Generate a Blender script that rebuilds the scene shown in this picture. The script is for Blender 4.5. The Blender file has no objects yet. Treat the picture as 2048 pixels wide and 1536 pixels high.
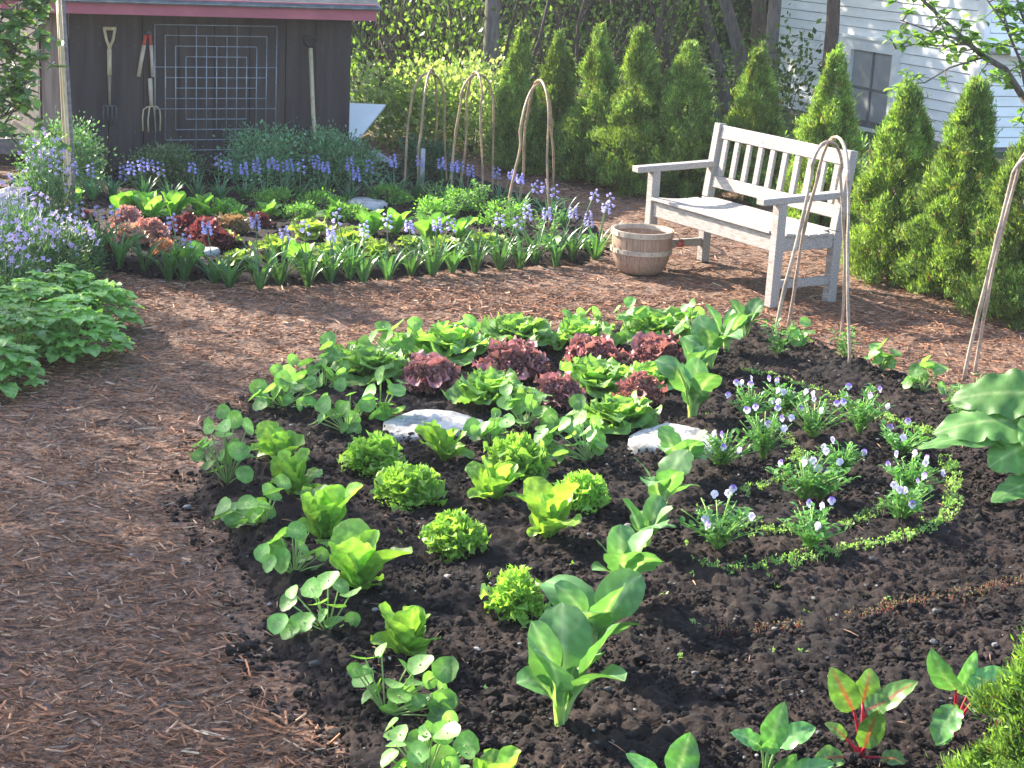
import bpy, math, random
import numpy as np
from mathutils import Vector, Matrix

R = math.radians
sc = bpy.context.scene
col = sc.collection

# ------------------------------------------------------------------ camera
CH, PITCH, ROLL, FPX = 2.069, 0.2716, 0.0522, 3335.0
Fv = np.array([0, math.cos(PITCH), -math.sin(PITCH)])
_R = np.array([1.0, 0, 0]); _U = np.cross(_R, Fv)
Rv = math.cos(ROLL) * _R + math.sin(ROLL) * _U
Uv = -math.sin(ROLL) * _R + math.cos(ROLL) * _U
Cv = np.array([0, 0, CH])
cd = bpy.data.cameras.new('camera'); cam = bpy.data.objects.new('camera', cd); col.objects.link(cam)
cam.matrix_world = Matrix(((Rv[0], Uv[0], -Fv[0], 0), (Rv[1], Uv[1], -Fv[1], 0), (Rv[2], Uv[2], -Fv[2], CH), (0, 0, 0, 1)))
cd.lens = FPX / 2048 * 36; cd.sensor_width = 36; cd.clip_start = 0.05; cd.clip_end = 2000
sc.camera = cam

# ------------------------------------------------------------------ light
SUN_EL = R(31)
SUN_H = np.array([-0.80, 0.60]); SUN_H = SUN_H / np.linalg.norm(SUN_H)
SUN = np.array([SUN_H[0] * math.cos(SUN_EL), SUN_H[1] * math.cos(SUN_EL), math.sin(SUN_EL)])
w = bpy.data.worlds.new('World'); sc.world = w; w.use_nodes = True
nt = w.node_tree; bg = nt.nodes['Background']
sky = nt.nodes.new('ShaderNodeTexSky'); sky.sky_type = 'NISHITA'; sky.sun_disc = False
sky.sun_elevation = SUN_EL; sky.sun_rotation = math.atan2(SUN[0], SUN[1])
sky.air_density = 1.0; sky.dust_density = 1.2; sky.ozone_density = 1.6
nt.links.new(sky.outputs[0], bg.inputs[0]); bg.inputs[1].default_value = 0.15
sl = bpy.data.lights.new('sun', 'SUN'); sl.energy = 5.0; sl.angle = R(0.6); sl.color = (1.0, 0.90, 0.75)
so = bpy.data.objects.new('sun', sl); col.objects.link(so)
so.rotation_euler = Vector(SUN).to_track_quat('Z', 'Y').to_euler()
sc.view_settings.view_transform = 'Standard'; sc.view_settings.look = 'None'
sc.view_settings.exposure = 2.02; sc.view_settings.gamma = 1.0
sc.render.engine = 'CYCLES'

# ------------------------------------------------------------------ helpers
def ray(px, py):
    return Fv + (px - 1024) / FPX * Rv - (py - 768) / FPX * Uv
def G(px, py, z=0.0):
    d = ray(px, py); t = (z - CH) / d[2]; return Cv + d * t
def AT(px, py, Y):
    d = ray(px, py); return Cv + d * (Y / d[1])
def proj(P):
    d = np.asarray(P) - Cv; z = d @ Fv
    return 1024 + FPX * (d @ Rv) / z, 768 - FPX * (d @ Uv) / z
def height(base, py):
    lo, hi = 0.0, 12.0
    for _ in range(40):
        m = (lo + hi) / 2
        if proj(np.array([base[0], base[1], base[2] + m]))[1] > py: lo = m
        else: hi = m
    return lo
def ppm(P):
    return FPX / ((np.asarray(P) - Cv) @ Fv)

def vnoise(x, y, seed=0):
    xi = np.floor(x).astype(np.int64); yi = np.floor(y).astype(np.int64)
    fx = x - xi; fy = y - yi; fx = fx * fx * (3 - 2 * fx); fy = fy * fy * (3 - 2 * fy)
    def h(a, b):
        n = (a * 374761393 + b * 668265263 + seed * 1442695041) & 0xffffffff
        n = ((n ^ (n >> 13)) * 1274126177) & 0xffffffff
        return ((n ^ (n >> 16)) & 0xffff) / 65535.0
    return (h(xi, yi) * (1 - fx) + h(xi + 1, yi) * fx) * (1 - fy) + (h(xi, yi + 1) * (1 - fx) + h(xi + 1, yi + 1) * fx) * fy
def fbm(x, y, sc_, octv, seed=0, gain=0.5):
    s = 0; a = 1; n = 0
    for i in range(octv):
        s = s + a * (vnoise(x * sc_, y * sc_, seed + i * 17) - 0.5); n += a; a *= gain; sc_ *= 2.03
    return s / n * 2

class MB:
    def __init__(s): s.V = []; s.Q = []; s.T = []; s.C = []; s.n = 0
    def add(s, v, q=None, t=None, c=(1, 1, 1)):
        v = np.asarray(v, float).reshape(-1, 3); c = np.asarray(c, float)
        if c.ndim == 1: c = np.tile(c, (len(v), 1))
        s.V.append(v); s.C.append(c)
        if q is not None and len(q): s.Q.append(np.asarray(q, np.int64).reshape(-1, 4) + s.n)
        if t is not None and len(t): s.T.append(np.asarray(t, np.int64).reshape(-1, 3) + s.n)
        s.n += len(v)
    def build(s, name, mat, parent=None, smooth=True):
        V = np.concatenate(s.V); C = np.concatenate(s.C)
        Q = np.concatenate(s.Q) if s.Q else np.zeros((0, 4), np.int64)
        T = np.concatenate(s.T) if s.T else np.zeros((0, 3), np.int64)
        me = bpy.data.meshes.new(name)
        me.vertices.add(len(V)); me.vertices.foreach_set('co', V.astype(np.float32).ravel())
        me.loops.add(Q.size + T.size); me.loops.foreach_set('vertex_index', np.concatenate([Q.ravel(), T.ravel()]).astype(np.int32))
        me.polygons.add(len(Q) + len(T))
        ls = np.concatenate([np.arange(len(Q)) * 4, len(Q) * 4 + np.arange(len(T)) * 3]).astype(np.int32)
        me.polygons.foreach_set('loop_start', ls)
        me.update(calc_edges=True)
        me.polygons.foreach_set('use_smooth', np.full(len(Q) + len(T), smooth))
        a = me.attributes.new('col', 'FLOAT_COLOR', 'POINT')
        a.data.foreach_set('color', np.concatenate([C, np.ones((len(C), 1))], 1).astype(np.float32).ravel())
        me.materials.append(mat); me.validate()
        o = bpy.data.objects.new(name, me); col.objects.link(o)
        if parent: o.parent = parent
        return o
    def box(s, c, size, rot=None, cc=(1, 1, 1), bev=0.0):
        sx, sy, sz = [k / 2 for k in size]
        if bev <= 0:
            v = np.array([[x, y, z] for z in (-sz, sz) for y in (-sy, sy) for x in (-sx, sx)])
            q = [[0, 2, 3, 1], [4, 5, 7, 6], [0, 1, 5, 4], [2, 6, 7, 3], [0, 4, 6, 2], [1, 3, 7, 5]]
            t = []
        else:
            b = min(bev, sx * .9, sy * .9, sz * .9)
            v = []; idx = {}
            for X in (-1, 1):
                for Y in (-1, 1):
                    for Z in (-1, 1):
                        for k in range(3):
                            p = [X * (sx - b), Y * (sy - b), Z * (sz - b)]
                            p[k] = (X * sx, Y * sy, Z * sz)[k]
                            idx[(X, Y, Z, k)] = len(v); v.append(p)
            v = np.array(v); q = []; t = []
            for k in range(3):
                a, b2 = [i for i in range(3) if i != k]
                for sg in (-1, 1):
                    f = []
                    for (p, r) in ((-1, -1), (1, -1), (1, 1), (-1, 1)):
                        key = [0, 0, 0]; key[k] = sg; key[a] = p; key[b2] = r
                        f.append(idx[(*key, k)])
                    q.append(f)
            for k in range(3):
                a, b2 = [i for i in range(3) if i != k]
                for p in (-1, 1):
                    for r in (-1, 1):
                        k1 = [0, 0, 0]; k1[a] = p; k1[b2] = r; k1[k] = -1; k2 = list(k1); k2[k] = 1
                        q.append([idx[(*k1, a)], idx[(*k2, a)], idx[(*k2, b2)], idx[(*k1, b2)]])
            for X in (-1, 1):
                for Y in (-1, 1):
                    for Z in (-1, 1): t.append([idx[(X, Y, Z, 0)], idx[(X, Y, Z, 1)], idx[(X, Y, Z, 2)]])
        if rot is not None: v = v @ np.asarray(rot).T
        s.add(v + np.asarray(c, float), q, t, cc)
    def tube(s, pts, rad, n=8, cc=(1, 1, 1), cap=True, jit=None):
        P = np.asarray(pts, float); m = len(P)
        rad = np.full(m, rad, float) if np.isscalar(rad) else np.asarray(rad, float)
        T = np.gradient(P, axis=0); T /= np.linalg.norm(T, axis=1)[:, None] + 1e-12
        ref = np.array([0, 0, 1.]) if abs(T[0][2]) < .9 else np.array([1., 0, 0])
        u = np.cross(T[0], ref); u /= np.linalg.norm(u); rings = []
        ang = np.linspace(0, 2 * math.pi, n, endpoint=False)
        for i in range(m):
            u = u - T[i] * (u @ T[i]); u /= np.linalg.norm(u) + 1e-12; b = np.cross(T[i], u)
            rr = rad[i] * (1 if jit is None else 1 + jit[i] * np.sin(ang * 3 + i))
            if np.isscalar(rr): rr = np.full(n, rr)
            rings.append(P[i] + (np.cos(ang) * rr)[:, None] * u + (np.sin(ang) * rr)[:, None] * b)
        v = np.concatenate(rings); q = []
        i = np.arange(m - 1)[:, None]; j = np.arange(n)[None, :]; jn = (j + 1) % n
        q = np.stack([i * n + j, i * n + jn, (i + 1) * n + jn, (i + 1) * n + j], -1).reshape(-1, 4)
        t = []
        if cap:
            v = np.concatenate([v, P[:1], P[-1:]]); a = m * n
            for k in range(n):
                t.append([a, (k + 1) % n, k]); t.append([a + 1, (m - 1) * n + k, (m - 1) * n + (k + 1) % n])
        cc = np.asarray(cc, float)
        if cc.ndim == 2: cc = np.concatenate([np.repeat(cc, n, 0)] + ([cc[:1], cc[-1:]] if cap else []))
        s.add(v, q, t, cc)
    def lathe(s, prof, n=32, c=(0, 0, 0), cc=(1, 1, 1)):
        prof = np.asarray(prof, float); m = len(prof); a = np.linspace(0, 2 * math.pi, n, endpoint=False)
        v = np.stack([prof[:, None, 0] * np.cos(a), prof[:, None, 0] * np.sin(a), np.repeat(prof[:, 1:2], n, 1)], -1).reshape(-1, 3)
        i = np.arange(m - 1)[:, None]; j = np.arange(n)[None, :]; jn = (j + 1) % n
        s.add(v + np.asarray(c), np.stack([i * n + j, i * n + jn, (i + 1) * n + jn, (i + 1) * n + j], -1).reshape(-1, 4), None, cc)

def grid_faces(m, n):
    i = np.arange(m - 1)[:, None]; j = np.arange(n - 1)[None, :]
    return np.stack([i * n + j, i * n + j + 1, (i + 1) * n + j + 1, (i + 1) * n + j], -1).reshape(-1, 4)

def rotz(v, a):
    c, s_ = math.cos(a), math.sin(a); v = np.asarray(v, float)
    return np.stack([v[..., 0] * c - v[..., 1] * s_, v[..., 0] * s_ + v[..., 1] * c, v[..., 2]], -1)

def P_spoon(t): return np.where(t < .42, .22 - .12 * t, .17 + .83 * np.sin(np.clip((t - .42) / .58, 0, 1) ** .85 * math.pi) ** .62) * np.where(t > .99, .3, 1)
def P_obov(t): return np.clip(.34 + .75 * np.sin(t ** 1.25 * math.pi * .93) ** .9, 0, 2) * np.where(t > .985, .35, 1)
def P_lett(t): return (.28 + .72 * np.sin(np.clip(t, 0, 1) * math.pi * .56)) * np.where(t > .93, .8, 1)
def P_strap(t): return (.55 + .45 * np.sin(t * math.pi)) * (1 - t ** 4) + .02
def P_oval(t): return np.sin(np.clip(t, 0, 1) * math.pi) ** .8 + .05
def P_petov(t): return np.where(t < .38, .1, .1 + np.sin(np.clip((t - .38) / .62, 0, 1) ** .7 * math.pi) ** .8 * .95)

def leaf(mb, p, az, L, W, e0, e1, prof, cup=.25, ruf=0, rf=5, seg=9, cr=6, c=(.1, .3, .05), mc=None, mw=.16, tw=0, jag=0,
         tc=None, tp=3, rng=random, bend=1.2, bs=0, pc=None, pt=.42, asym=0, vein=0, frame=None, puck=0, vc=0):
    t = np.linspace(0, 1, seg + 1); s = np.linspace(-1, 1, cr + 1)
    a = e0 + (e1 - e0) * t ** bend; ds = L / seg
    r = np.concatenate([[0], np.cumsum(np.cos(a[:-1]) * ds)]); z = np.concatenate([[0], np.cumsum(np.sin(a[:-1]) * ds)])
    wd = W / 2 * prof(t)
    if jag: wd = wd * (1 + jag * np.array([rng.uniform(-1, 1) for _ in t]))
    S = s[None, :]; A = a[:, None]; ph = rng.uniform(0, 6.28)
    if seg >= 14 and not jag: wd = wd * (1 - np.where(np.array([rng.random() for _ in t]) < .10, .16, 0) + .03 * np.array([rng.uniform(-1, 1) for _ in t]))
    hh = wd[:, None] * (cup * S ** 2 + ruf * np.sin(rf * 6.283 * t[:, None] + ph + (S > 0) * 1.7) * np.abs(S) ** 2.2)
    if vein: hh = hh + vein * wd[:, None] * np.cos(t[:, None] * 6.283 * rf - np.abs(S) * 3) * (np.abs(S) * (1 - np.abs(S)) * 2)
    if puck:
        p1, p2, p3 = rng.uniform(0, 6), rng.uniform(0, 6), rng.uniform(.8, 1.3); hh = hh + puck * wd[:, None] * (np.sin(t[:, None] * 21 * p3 + p1 + S * 2) * np.sin(S * 5.5 + p2 + t[:, None] * 4) + .6 * np.sin(t[:, None] * 34 + S * 7 + p2)) * (1 - np.exp(-(S / .25) ** 2))
    if jag: hh = hh + W * .12 * np.array([[rng.uniform(-1, 1) * abs(k) for k in s] for _ in t])
    lat = wd[:, None] * S * (1 - .18 * abs(cup) * S ** 2)
    ct, st = math.cos(tw), math.sin(tw)
    l2 = lat * ct - hh * st; h2 = lat * st + hh * ct
    x = r[:, None] - np.sin(A) * h2; zz = z[:, None] + np.cos(A) * h2
    y = l2 + bs * L * t[:, None] ** 2
    V = np.stack([x, y, zz], -1).reshape(-1, 3)
    V = (rotz(V, az) if frame is None else V @ np.asarray(frame)) + np.asarray(p)
    c = np.asarray(c, float); C = np.tile(c, (seg + 1, cr + 1, 1))
    if tc is not None: C = C + (np.asarray(tc) - c) * (t[:, None] ** tp)[..., None] * (0.75 + .25 * np.abs(S))[..., None]
    if mc is not None:
        k = np.exp(-(S / mw) ** 2) * (1 - .6 * t[:, None]); C = C + (np.asarray(mc) - C) * k[..., None]
    if vc:
        vv = np.clip(np.cos(t[:, None] * 6.283 * 5 - np.abs(S) * 4.5) - .55, 0, 1) / .45 * (1 - np.abs(S) * .6) * vc; C = C * (1 + vv[..., None])
    if pc is not None:
        k = np.clip((pt - t) / .1 + .5, 0, 1)[:, None, None] * np.ones_like(S)[..., None]; C = C + (np.asarray(pc) - C) * k
    mb.add(V, grid_faces(seg + 1, cr + 1), None, C.reshape(-1, 3))

def cloud(mb, P, N, size, asp, cols, rng, fold=.25, droop=0):
    """many small folded leaves: P positions, N outward-ish axis directions"""
    n = len(P); size = np.broadcast_to(size, (n,))
    D = N / (np.linalg.norm(N, axis=1)[:, None] + 1e-9)
    r = rng.normal(size=(n, 3)); X = np.cross(D, r); X /= np.linalg.norm(X, axis=1)[:, None] + 1e-9; Z = np.cross(X, D)
    s = size[:, None]
    a = P; b = P + D * s * .45 + X * s * asp / 2 + Z * s * fold * .3; c_ = P + D * s - Z * s * droop; d = P + D * s * .45 - X * s * asp / 2 + Z * s * fold * .3
    m = P + D * s * .5 - Z * s * .02
    V = np.stack([a, b, c_, d], 1).reshape(-1, 3)
    i = np.arange(n)[:, None] * 4
    mb.add(V, np.concatenate([i, i + 1, i + 2, i + 3], 1), None, np.repeat(np.asarray(cols) if np.ndim(cols) == 2 else np.tile(cols, (n, 1)), 4, 0))

def tag(o, label=None, cat=None, group=None, kind=None):
    if label: o['label'] = label
    if cat: o['category'] = cat
    if group: o['group'] = group
    if kind: o['kind'] = kind
    return o
def empty(name, loc, label, cat, group=None, rz=0):
    o = bpy.data.objects.new(name, None); col.objects.link(o); o.location = tuple(loc); o.rotation_euler = (0, 0, rz)
    o.empty_display_size = .05
    return tag(o, label, cat, group)
ORD = ['first', 'second', 'third', 'fourth', 'fifth', 'sixth', 'seventh', 'eighth', 'ninth', 'tenth', 'eleventh', 'twelfth', 'thirteenth', 'fourteenth',
       'fifteenth', 'sixteenth', 'seventeenth', 'eighteenth', 'nineteenth', 'twentieth', 'twenty-first', 'twenty-second', 'twenty-third', 'twenty-fourth', 'twenty-fifth',
       'twenty-sixth', 'twenty-seventh', 'twenty-eighth', 'twenty-ninth', 'thirtieth']

# ------------------------------------------------------------------ materials
def newmat(name):
    m = bpy.data.materials.new(name); m.use_nodes = True; m.node_tree.nodes.clear(); return m, m.node_tree
def N_(t, kind, **kw):
    n = t.nodes.new(kind)
    for k, v in kw.items():
        if k.startswith('i_'):
            key = k[2:].replace('_', ' '); n.inputs[int(key) if key.isdigit() else key].default_value = v
        else: setattr(n, k, v)
    return n
def leafmat(name, tr=.48, rough=.45, spec=.4, tint=(1.25, 1.35, .6), var=.3, nscale=30):
    m, t = newmat(name); L = t.links.new
    a = N_(t, 'ShaderNodeAttribute', attribute_name='col')
    tc = N_(t, 'ShaderNodeTexCoord'); no = N_(t, 'ShaderNodeTexNoise', i_Scale=nscale, i_Detail=3.0); L(tc.outputs['Object'], no.inputs['Vector'])
    mr = N_(t, 'ShaderNodeMapRange'); mr.inputs[1].default_value = .3; mr.inputs[2].default_value = .7; mr.inputs[3].default_value = 1 - var; mr.inputs[4].default_value = 1 + var
    L(no.outputs[0], mr.inputs[0])
    oi = N_(t, 'ShaderNodeObjectInfo'); ov = N_(t, 'ShaderNodeMapRange'); ov.inputs[3].default_value = .82; ov.inputs[4].default_value = 1.2; L(oi.outputs['Random'], ov.inputs[0])
    mu = N_(t, 'ShaderNodeMath', operation='MULTIPLY'); L(mr.outputs[0], mu.inputs[0]); L(ov.outputs[0], mu.inputs[1])
    m0 = N_(t, 'ShaderNodeVectorMath', operation='SCALE'); L(a.outputs['Color'], m0.inputs[0]); L(mu.outputs[0], m0.inputs['Scale'])
    n2 = N_(t, 'ShaderNodeTexNoise', i_Scale=140.0, i_Detail=2.0); L(tc.outputs['Object'], n2.inputs['Vector']); m2 = N_(t, 'ShaderNodeMapRange'); m2.inputs[1].default_value = .66; m2.inputs[2].default_value = .74; m2.inputs[4].default_value = .55; L(n2.outputs[0], m2.inputs[0])
    mx = N_(t, 'ShaderNodeMix', data_type='VECTOR'); L(m2.outputs[0], mx.inputs[0]); L(m0.outputs[0], mx.inputs[4]); yl = N_(t, 'ShaderNodeVectorMath', operation='MULTIPLY'); L(m0.outputs[0], yl.inputs[0]); yl.inputs[1].default_value = (2.4, 1.5, 1.6); L(yl.outputs[0], mx.inputs[5])
    mx_out = mx.outputs[1]
    pb = N_(t, 'ShaderNodeBsdfPrincipled', i_Roughness=rough); pb.inputs['Specular IOR Level'].default_value = spec
    L(mx_out, pb.inputs['Base Color'])
    tm = N_(t, 'ShaderNodeVectorMath', operation='MULTIPLY'); L(mx_out, tm.inputs[0]); tm.inputs[1].default_value = tint
    tb = N_(t, 'ShaderNodeBsdfTranslucent'); L(tm.outputs[0], tb.inputs[0])
    bp = N_(t, 'ShaderNodeBump', i_Strength=.25, i_Distance=.004); L(no.outputs[0], bp.inputs['Height']); L(bp.outputs[0], pb.inputs['Normal'])
    ms = N_(t, 'ShaderNodeMixShader'); ms.inputs[0].default_value = tr; L(pb.outputs[0], ms.inputs[1]); L(tb.outputs[0], ms.inputs[2])
    o = N_(t, 'ShaderNodeOutputMaterial'); L(ms.outputs[0], o.inputs[0]); return m
def mat(name, c=None, rough=.8, spec=.3, var=.25, nscale=20, stretch=(1, 1, 1), c2=None, bump=.3, bdist=.003, attr=False, metal=0, detail=5.0, nlo=.35, nhi=.65):
    m, t = newmat(name); L = t.links.new
    tc = N_(t, 'ShaderNodeTexCoord'); mp = N_(t, 'ShaderNodeMapping'); mp.inputs['Scale'].default_value = stretch; L(tc.outputs['Object'], mp.inputs[0])
    no = N_(t, 'ShaderNodeTexNoise', i_Scale=nscale, i_Detail=detail); no.inputs['Roughness'].default_value = .65; L(mp.outputs[0], no.inputs['Vector'])
    pb = N_(t, 'ShaderNodeBsdfPrincipled', i_Roughness=rough, i_Metallic=metal); pb.inputs['Specular IOR Level'].default_value = spec
    mr = N_(t, 'ShaderNodeMapRange'); mr.inputs[1].default_value = nlo; mr.inputs[2].default_value = nhi
    L(no.outputs[0], mr.inputs[0])
    if attr:
        a = N_(t, 'ShaderNodeAttribute', attribute_name='col'); mr.inputs[3].default_value = 1 - var; mr.inputs[4].default_value = 1 + var
        mx = N_(t, 'ShaderNodeVectorMath', operation='SCALE'); L(a.outputs['Color'], mx.inputs[0]); L(mr.outputs[0], mx.inputs['Scale'])
        L(mx.outputs[0], pb.inputs['Base Color'])
    else:
        c2 = c2 or tuple(k * (1 - var) for k in c)
        mx = N_(t, 'ShaderNodeMix', data_type='RGBA'); mx.inputs[6].default_value = (*c2, 1); mx.inputs[7].default_value = (*c, 1)
        L(mr.outputs[0], mx.inputs[0]); L(mx.outputs[2], pb.inputs['Base Color'])
    if bump:
        bp = N_(t, 'ShaderNodeBump', i_Strength=bump, i_Distance=bdist); L(no.outputs[0], bp.inputs['Height']); L(bp.outputs[0], pb.inputs['Normal'])
    o = N_(t, 'ShaderNodeOutputMaterial'); L(pb.outputs[0], o.inputs[0]); return m

def soilmat():
    m, t = newmat('garden_soil'); L = t.links.new; tc = N_(t, 'ShaderNodeTexCoord')
    n1 = N_(t, 'ShaderNodeTexNoise', i_Scale=70.0, i_Detail=6.0); n2 = N_(t, 'ShaderNodeTexNoise', i_Scale=1.7, i_Detail=5.0); n3 = N_(t, 'ShaderNodeTexNoise', i_Scale=16.0, i_Detail=4.0)
    for n in (n1, n2, n3): L(tc.outputs['Object'], n.inputs[0])
    a = N_(t, 'ShaderNodeMix', data_type='RGBA'); a.inputs[6].default_value = (.0062, .0045, .0044, 1); a.inputs[7].default_value = (.019, .0138, .0122, 1); r = N_(t, 'ShaderNodeMapRange'); r.inputs[1].default_value = .35; r.inputs[2].default_value = .65; L(n1.outputs[0], r.inputs[0]); L(r.outputs[0], a.inputs[0])
    b = N_(t, 'ShaderNodeMix', data_type='RGBA', blend_type='MULTIPLY'); b.inputs[0].default_value = 1; L(a.outputs[2], b.inputs[6])
    c = N_(t, 'ShaderNodeMix', data_type='RGBA'); c.inputs[6].default_value = (.75, .75, .8, 1); c.inputs[7].default_value = (2.3, 2.05, 1.85, 1)
    ad = N_(t, 'ShaderNodeMath', operation='ADD'); L(n2.outputs[0], ad.inputs[0]); q = N_(t, 'ShaderNodeMath', operation='MULTIPLY'); q.inputs[1].default_value = .5; L(n3.outputs[0], q.inputs[0]); L(q.outputs[0], ad.inputs[1])
    r2 = N_(t, 'ShaderNodeMapRange'); r2.inputs[1].default_value = .66; r2.inputs[2].default_value = .92; L(ad.outputs[0], r2.inputs[0]); L(r2.outputs[0], c.inputs[0]); L(c.outputs[2], b.inputs[7])
    pb = N_(t, 'ShaderNodeBsdfPrincipled', i_Roughness=.93); pb.inputs['Specular IOR Level'].default_value = .2; L(b.outputs[2], pb.inputs[0]); bp = N_(t, 'ShaderNodeBump', i_Strength=.9, i_Distance=.006); L(n1.outputs[0], bp.inputs['Height']); L(bp.outputs[0], pb.inputs['Normal'])
    o = N_(t, 'ShaderNodeOutputMaterial'); L(pb.outputs[0], o.inputs[0]); return m
M = dict(
    leaf=leafmat('leaf', nscale=38), gloss=leafmat('glossy_leaf', tr=.3, rough=.33, spec=.5, nscale=45), waxy=leafmat('waxy_leaf', tr=.36, rough=.48, spec=.4, nscale=25, var=.15),
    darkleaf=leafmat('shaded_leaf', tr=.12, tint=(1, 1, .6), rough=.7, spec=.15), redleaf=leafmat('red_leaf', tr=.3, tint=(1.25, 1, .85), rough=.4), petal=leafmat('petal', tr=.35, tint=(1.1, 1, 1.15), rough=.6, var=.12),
    needle=leafmat('conifer_foliage', tr=.34, rough=.55, spec=.3, nscale=12, var=.3, tint=(1.3, 1.4, .4)), stem=leafmat('stem', tr=.15, rough=.5, var=.15),
    wood_grey=mat('weathered_teak', (.43, .39, .355), rough=.75, c2=(.21, .185, .17), nscale=9, stretch=(2, 14, 14), bump=.4, bdist=.002, spec=.25),
    basket=mat('splint_wood', (.40, .27, .185), c2=(.25, .16, .11), nscale=9, stretch=(14, 14, 1), rough=.7),
    bandwood=mat('band_wood', (.50, .41, .31), c2=(.34, .27, .2), nscale=14, rough=.65),
    cane=mat('bent_cane', attr=True, var=.3, nscale=60, rough=.5, spec=.4, bump=.2),
    barn=mat('dark_barn_board', (.062, .048, .046), c2=(.022, .018, .02), nscale=2.2, stretch=(7, 7, .5), rough=.85, bump=.5, bdist=.004, nlo=.25, nhi=.7),
    barnlit=mat('sunlit_barn_board', (.30, .21, .17), c2=(.12, .08, .07), nscale=3.0, stretch=(8, 8, .4), rough=.85, bump=.5),
    fascia=mat('red_painted_fascia', (.36, .10, .13), c2=(.27, .075, .10), nscale=3, rough=.6, bump=.1),
    roof=mat('roof_shingle', (.10, .115, .12), c2=(.05, .06, .065), nscale=12, rough=.9, bump=.6),
    siding=mat('white_clapboard', (.80, .80, .80), c2=(.66, .65, .62), nscale=1.6, stretch=(1, 1, 3), rough=.55, bump=.1, nlo=.25, nhi=.5),
    trim=mat('white_trim', (.8, .8, .8), c2=(.66, .66, .66), nscale=3, rough=.5, bump=.1),
    screen=mat('window_screen', (.36, .36, .37), c2=(.28, .28, .29), nscale=4, rough=.4, bump=0),
    steel=mat('galvanised_wire', (.33, .37, .42), c2=(.22, .25, .3), nscale=30, rough=.45, metal=.5, bump=0),
    rust=mat('old_iron', (.12, .12, .13), c2=(.07, .06, .06), nscale=40, rough=.6, metal=.5, bump=.1),
    handle=mat('ash_handle', (.5, .42, .27), c2=(.36, .28, .17), nscale=12, stretch=(5, 5, 1), rough=.6),
    oldhandle=mat('old_handle', (.25, .2, .15), c2=(.15, .12, .1), nscale=12, stretch=(5, 5, 1), rough=.7),
    redpaint=mat('red_grip', (.45, .06, .04), nscale=20, rough=.5), black=mat('black_grip', (.02, .02, .02), nscale=20, rough=.5),
    bark=mat('grey_bark', (.16, .14, .125), c2=(.075, .065, .06), nscale=7, stretch=(5, 5, 1.1), rough=.9, bump=.8, bdist=.02),
    bark2=mat('brown_bark', (.10, .075, .055), c2=(.04, .03, .025), nscale=9, stretch=(5, 5, 1), rough=.9, bump=.8, bdist=.02),
    stone=mat('pale_flat_stone', (.44, .42, .40), c2=(.14, .13, .12), nscale=16, rough=.9, bump=.9, bdist=.02, detail=9.0, nlo=.32, nhi=.56),
    pebble=mat('pebble', attr=True, var=.25, nscale=40, rough=.7),
    soil=soilmat(),
    clod=mat('soil_clod', attr=True, var=.4, nscale=90, rough=.95, spec=.2, bump=.7, bdist=.003),
    mulch=mat('bark_mulch', (.17, .085, .055), c2=(.04, .019, .013), nscale=34, stretch=(.8, 2.4, 1), rough=.9, bump=1.0, bdist=.012, detail=6.0),
    chip=mat('mulch_chip', attr=True, var=.3, nscale=60, rough=.85, spec=.2, bump=.3),
    white=mat('white_panel', (.85, .85, .84), c2=(.8, .8, .79), nscale=4, rough=.5, bump=0), slate=mat('grey_board', (.34, .38, .42), nscale=5, rough=.6),
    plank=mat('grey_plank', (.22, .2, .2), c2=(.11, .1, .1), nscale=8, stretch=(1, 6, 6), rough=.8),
    rubble=mat('rubble_stone', (.17, .165, .16), c2=(.08, .08, .09), nscale=3.5, rough=.9, bump=.8, bdist=.03),
)
# far ground: litter turning to rough grass
gm, t = newmat('ground_litter'); L = t.links.new
tc = N_(t, 'ShaderNodeTexCoord'); n1 = N_(t, 'ShaderNodeTexNoise', i_Scale=.5, i_Detail=4.0); n2 = N_(t, 'ShaderNodeTexNoise', i_Scale=45.0, i_Detail=6.0)
L(tc.outputs['Object'], n1.inputs[0]); L(tc.outputs['Object'], n2.inputs[0])
a = N_(t, 'ShaderNodeMix', data_type='RGBA'); a.inputs[6].default_value = (.045, .024, .016, 1); a.inputs[7].default_value = (.23, .125, .075, 1)
r0 = N_(t, 'ShaderNodeMapRange'); r0.inputs[1].default_value = .38; r0.inputs[2].default_value = .64; L(n2.outputs[0], r0.inputs[0]); L(r0.outputs[0], a.inputs[0])
g = N_(t, 'ShaderNodeMix', data_type='RGBA'); g.inputs[6].default_value = (.02, .045, .01, 1); g.inputs[7].default_value = (.07, .14, .03, 1); L(r0.outputs[0], g.inputs[0])
sx = N_(t, 'ShaderNodeSeparateXYZ'); L(tc.outputs['Object'], sx.inputs[0])
r1 = N_(t, 'ShaderNodeMapRange'); r1.inputs[1].default_value = 15.5; r1.inputs[2].default_value = 17.5; L(sx.outputs[1], r1.inputs[0])
f = N_(t, 'ShaderNodeMix', data_type='RGBA'); L(r1.outputs[0], f.inputs[0]); L(a.outputs[2], f.inputs[6]); L(g.outputs[2], f.inputs[7])
pb = N_(t, 'ShaderNodeBsdfPrincipled', i_Roughness=.92); L(f.outputs[2], pb.inputs[0]); bp = N_(t, 'ShaderNodeBump', i_Strength=1.0, i_Distance=.012); L(n2.outputs[0], bp.inputs['Height']); L(bp.outputs[0], pb.inputs['Normal'])
o = N_(t, 'ShaderNodeOutputMaterial'); L(pb.outputs[0], o.inputs[0]); M['ground'] = gm

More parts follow.
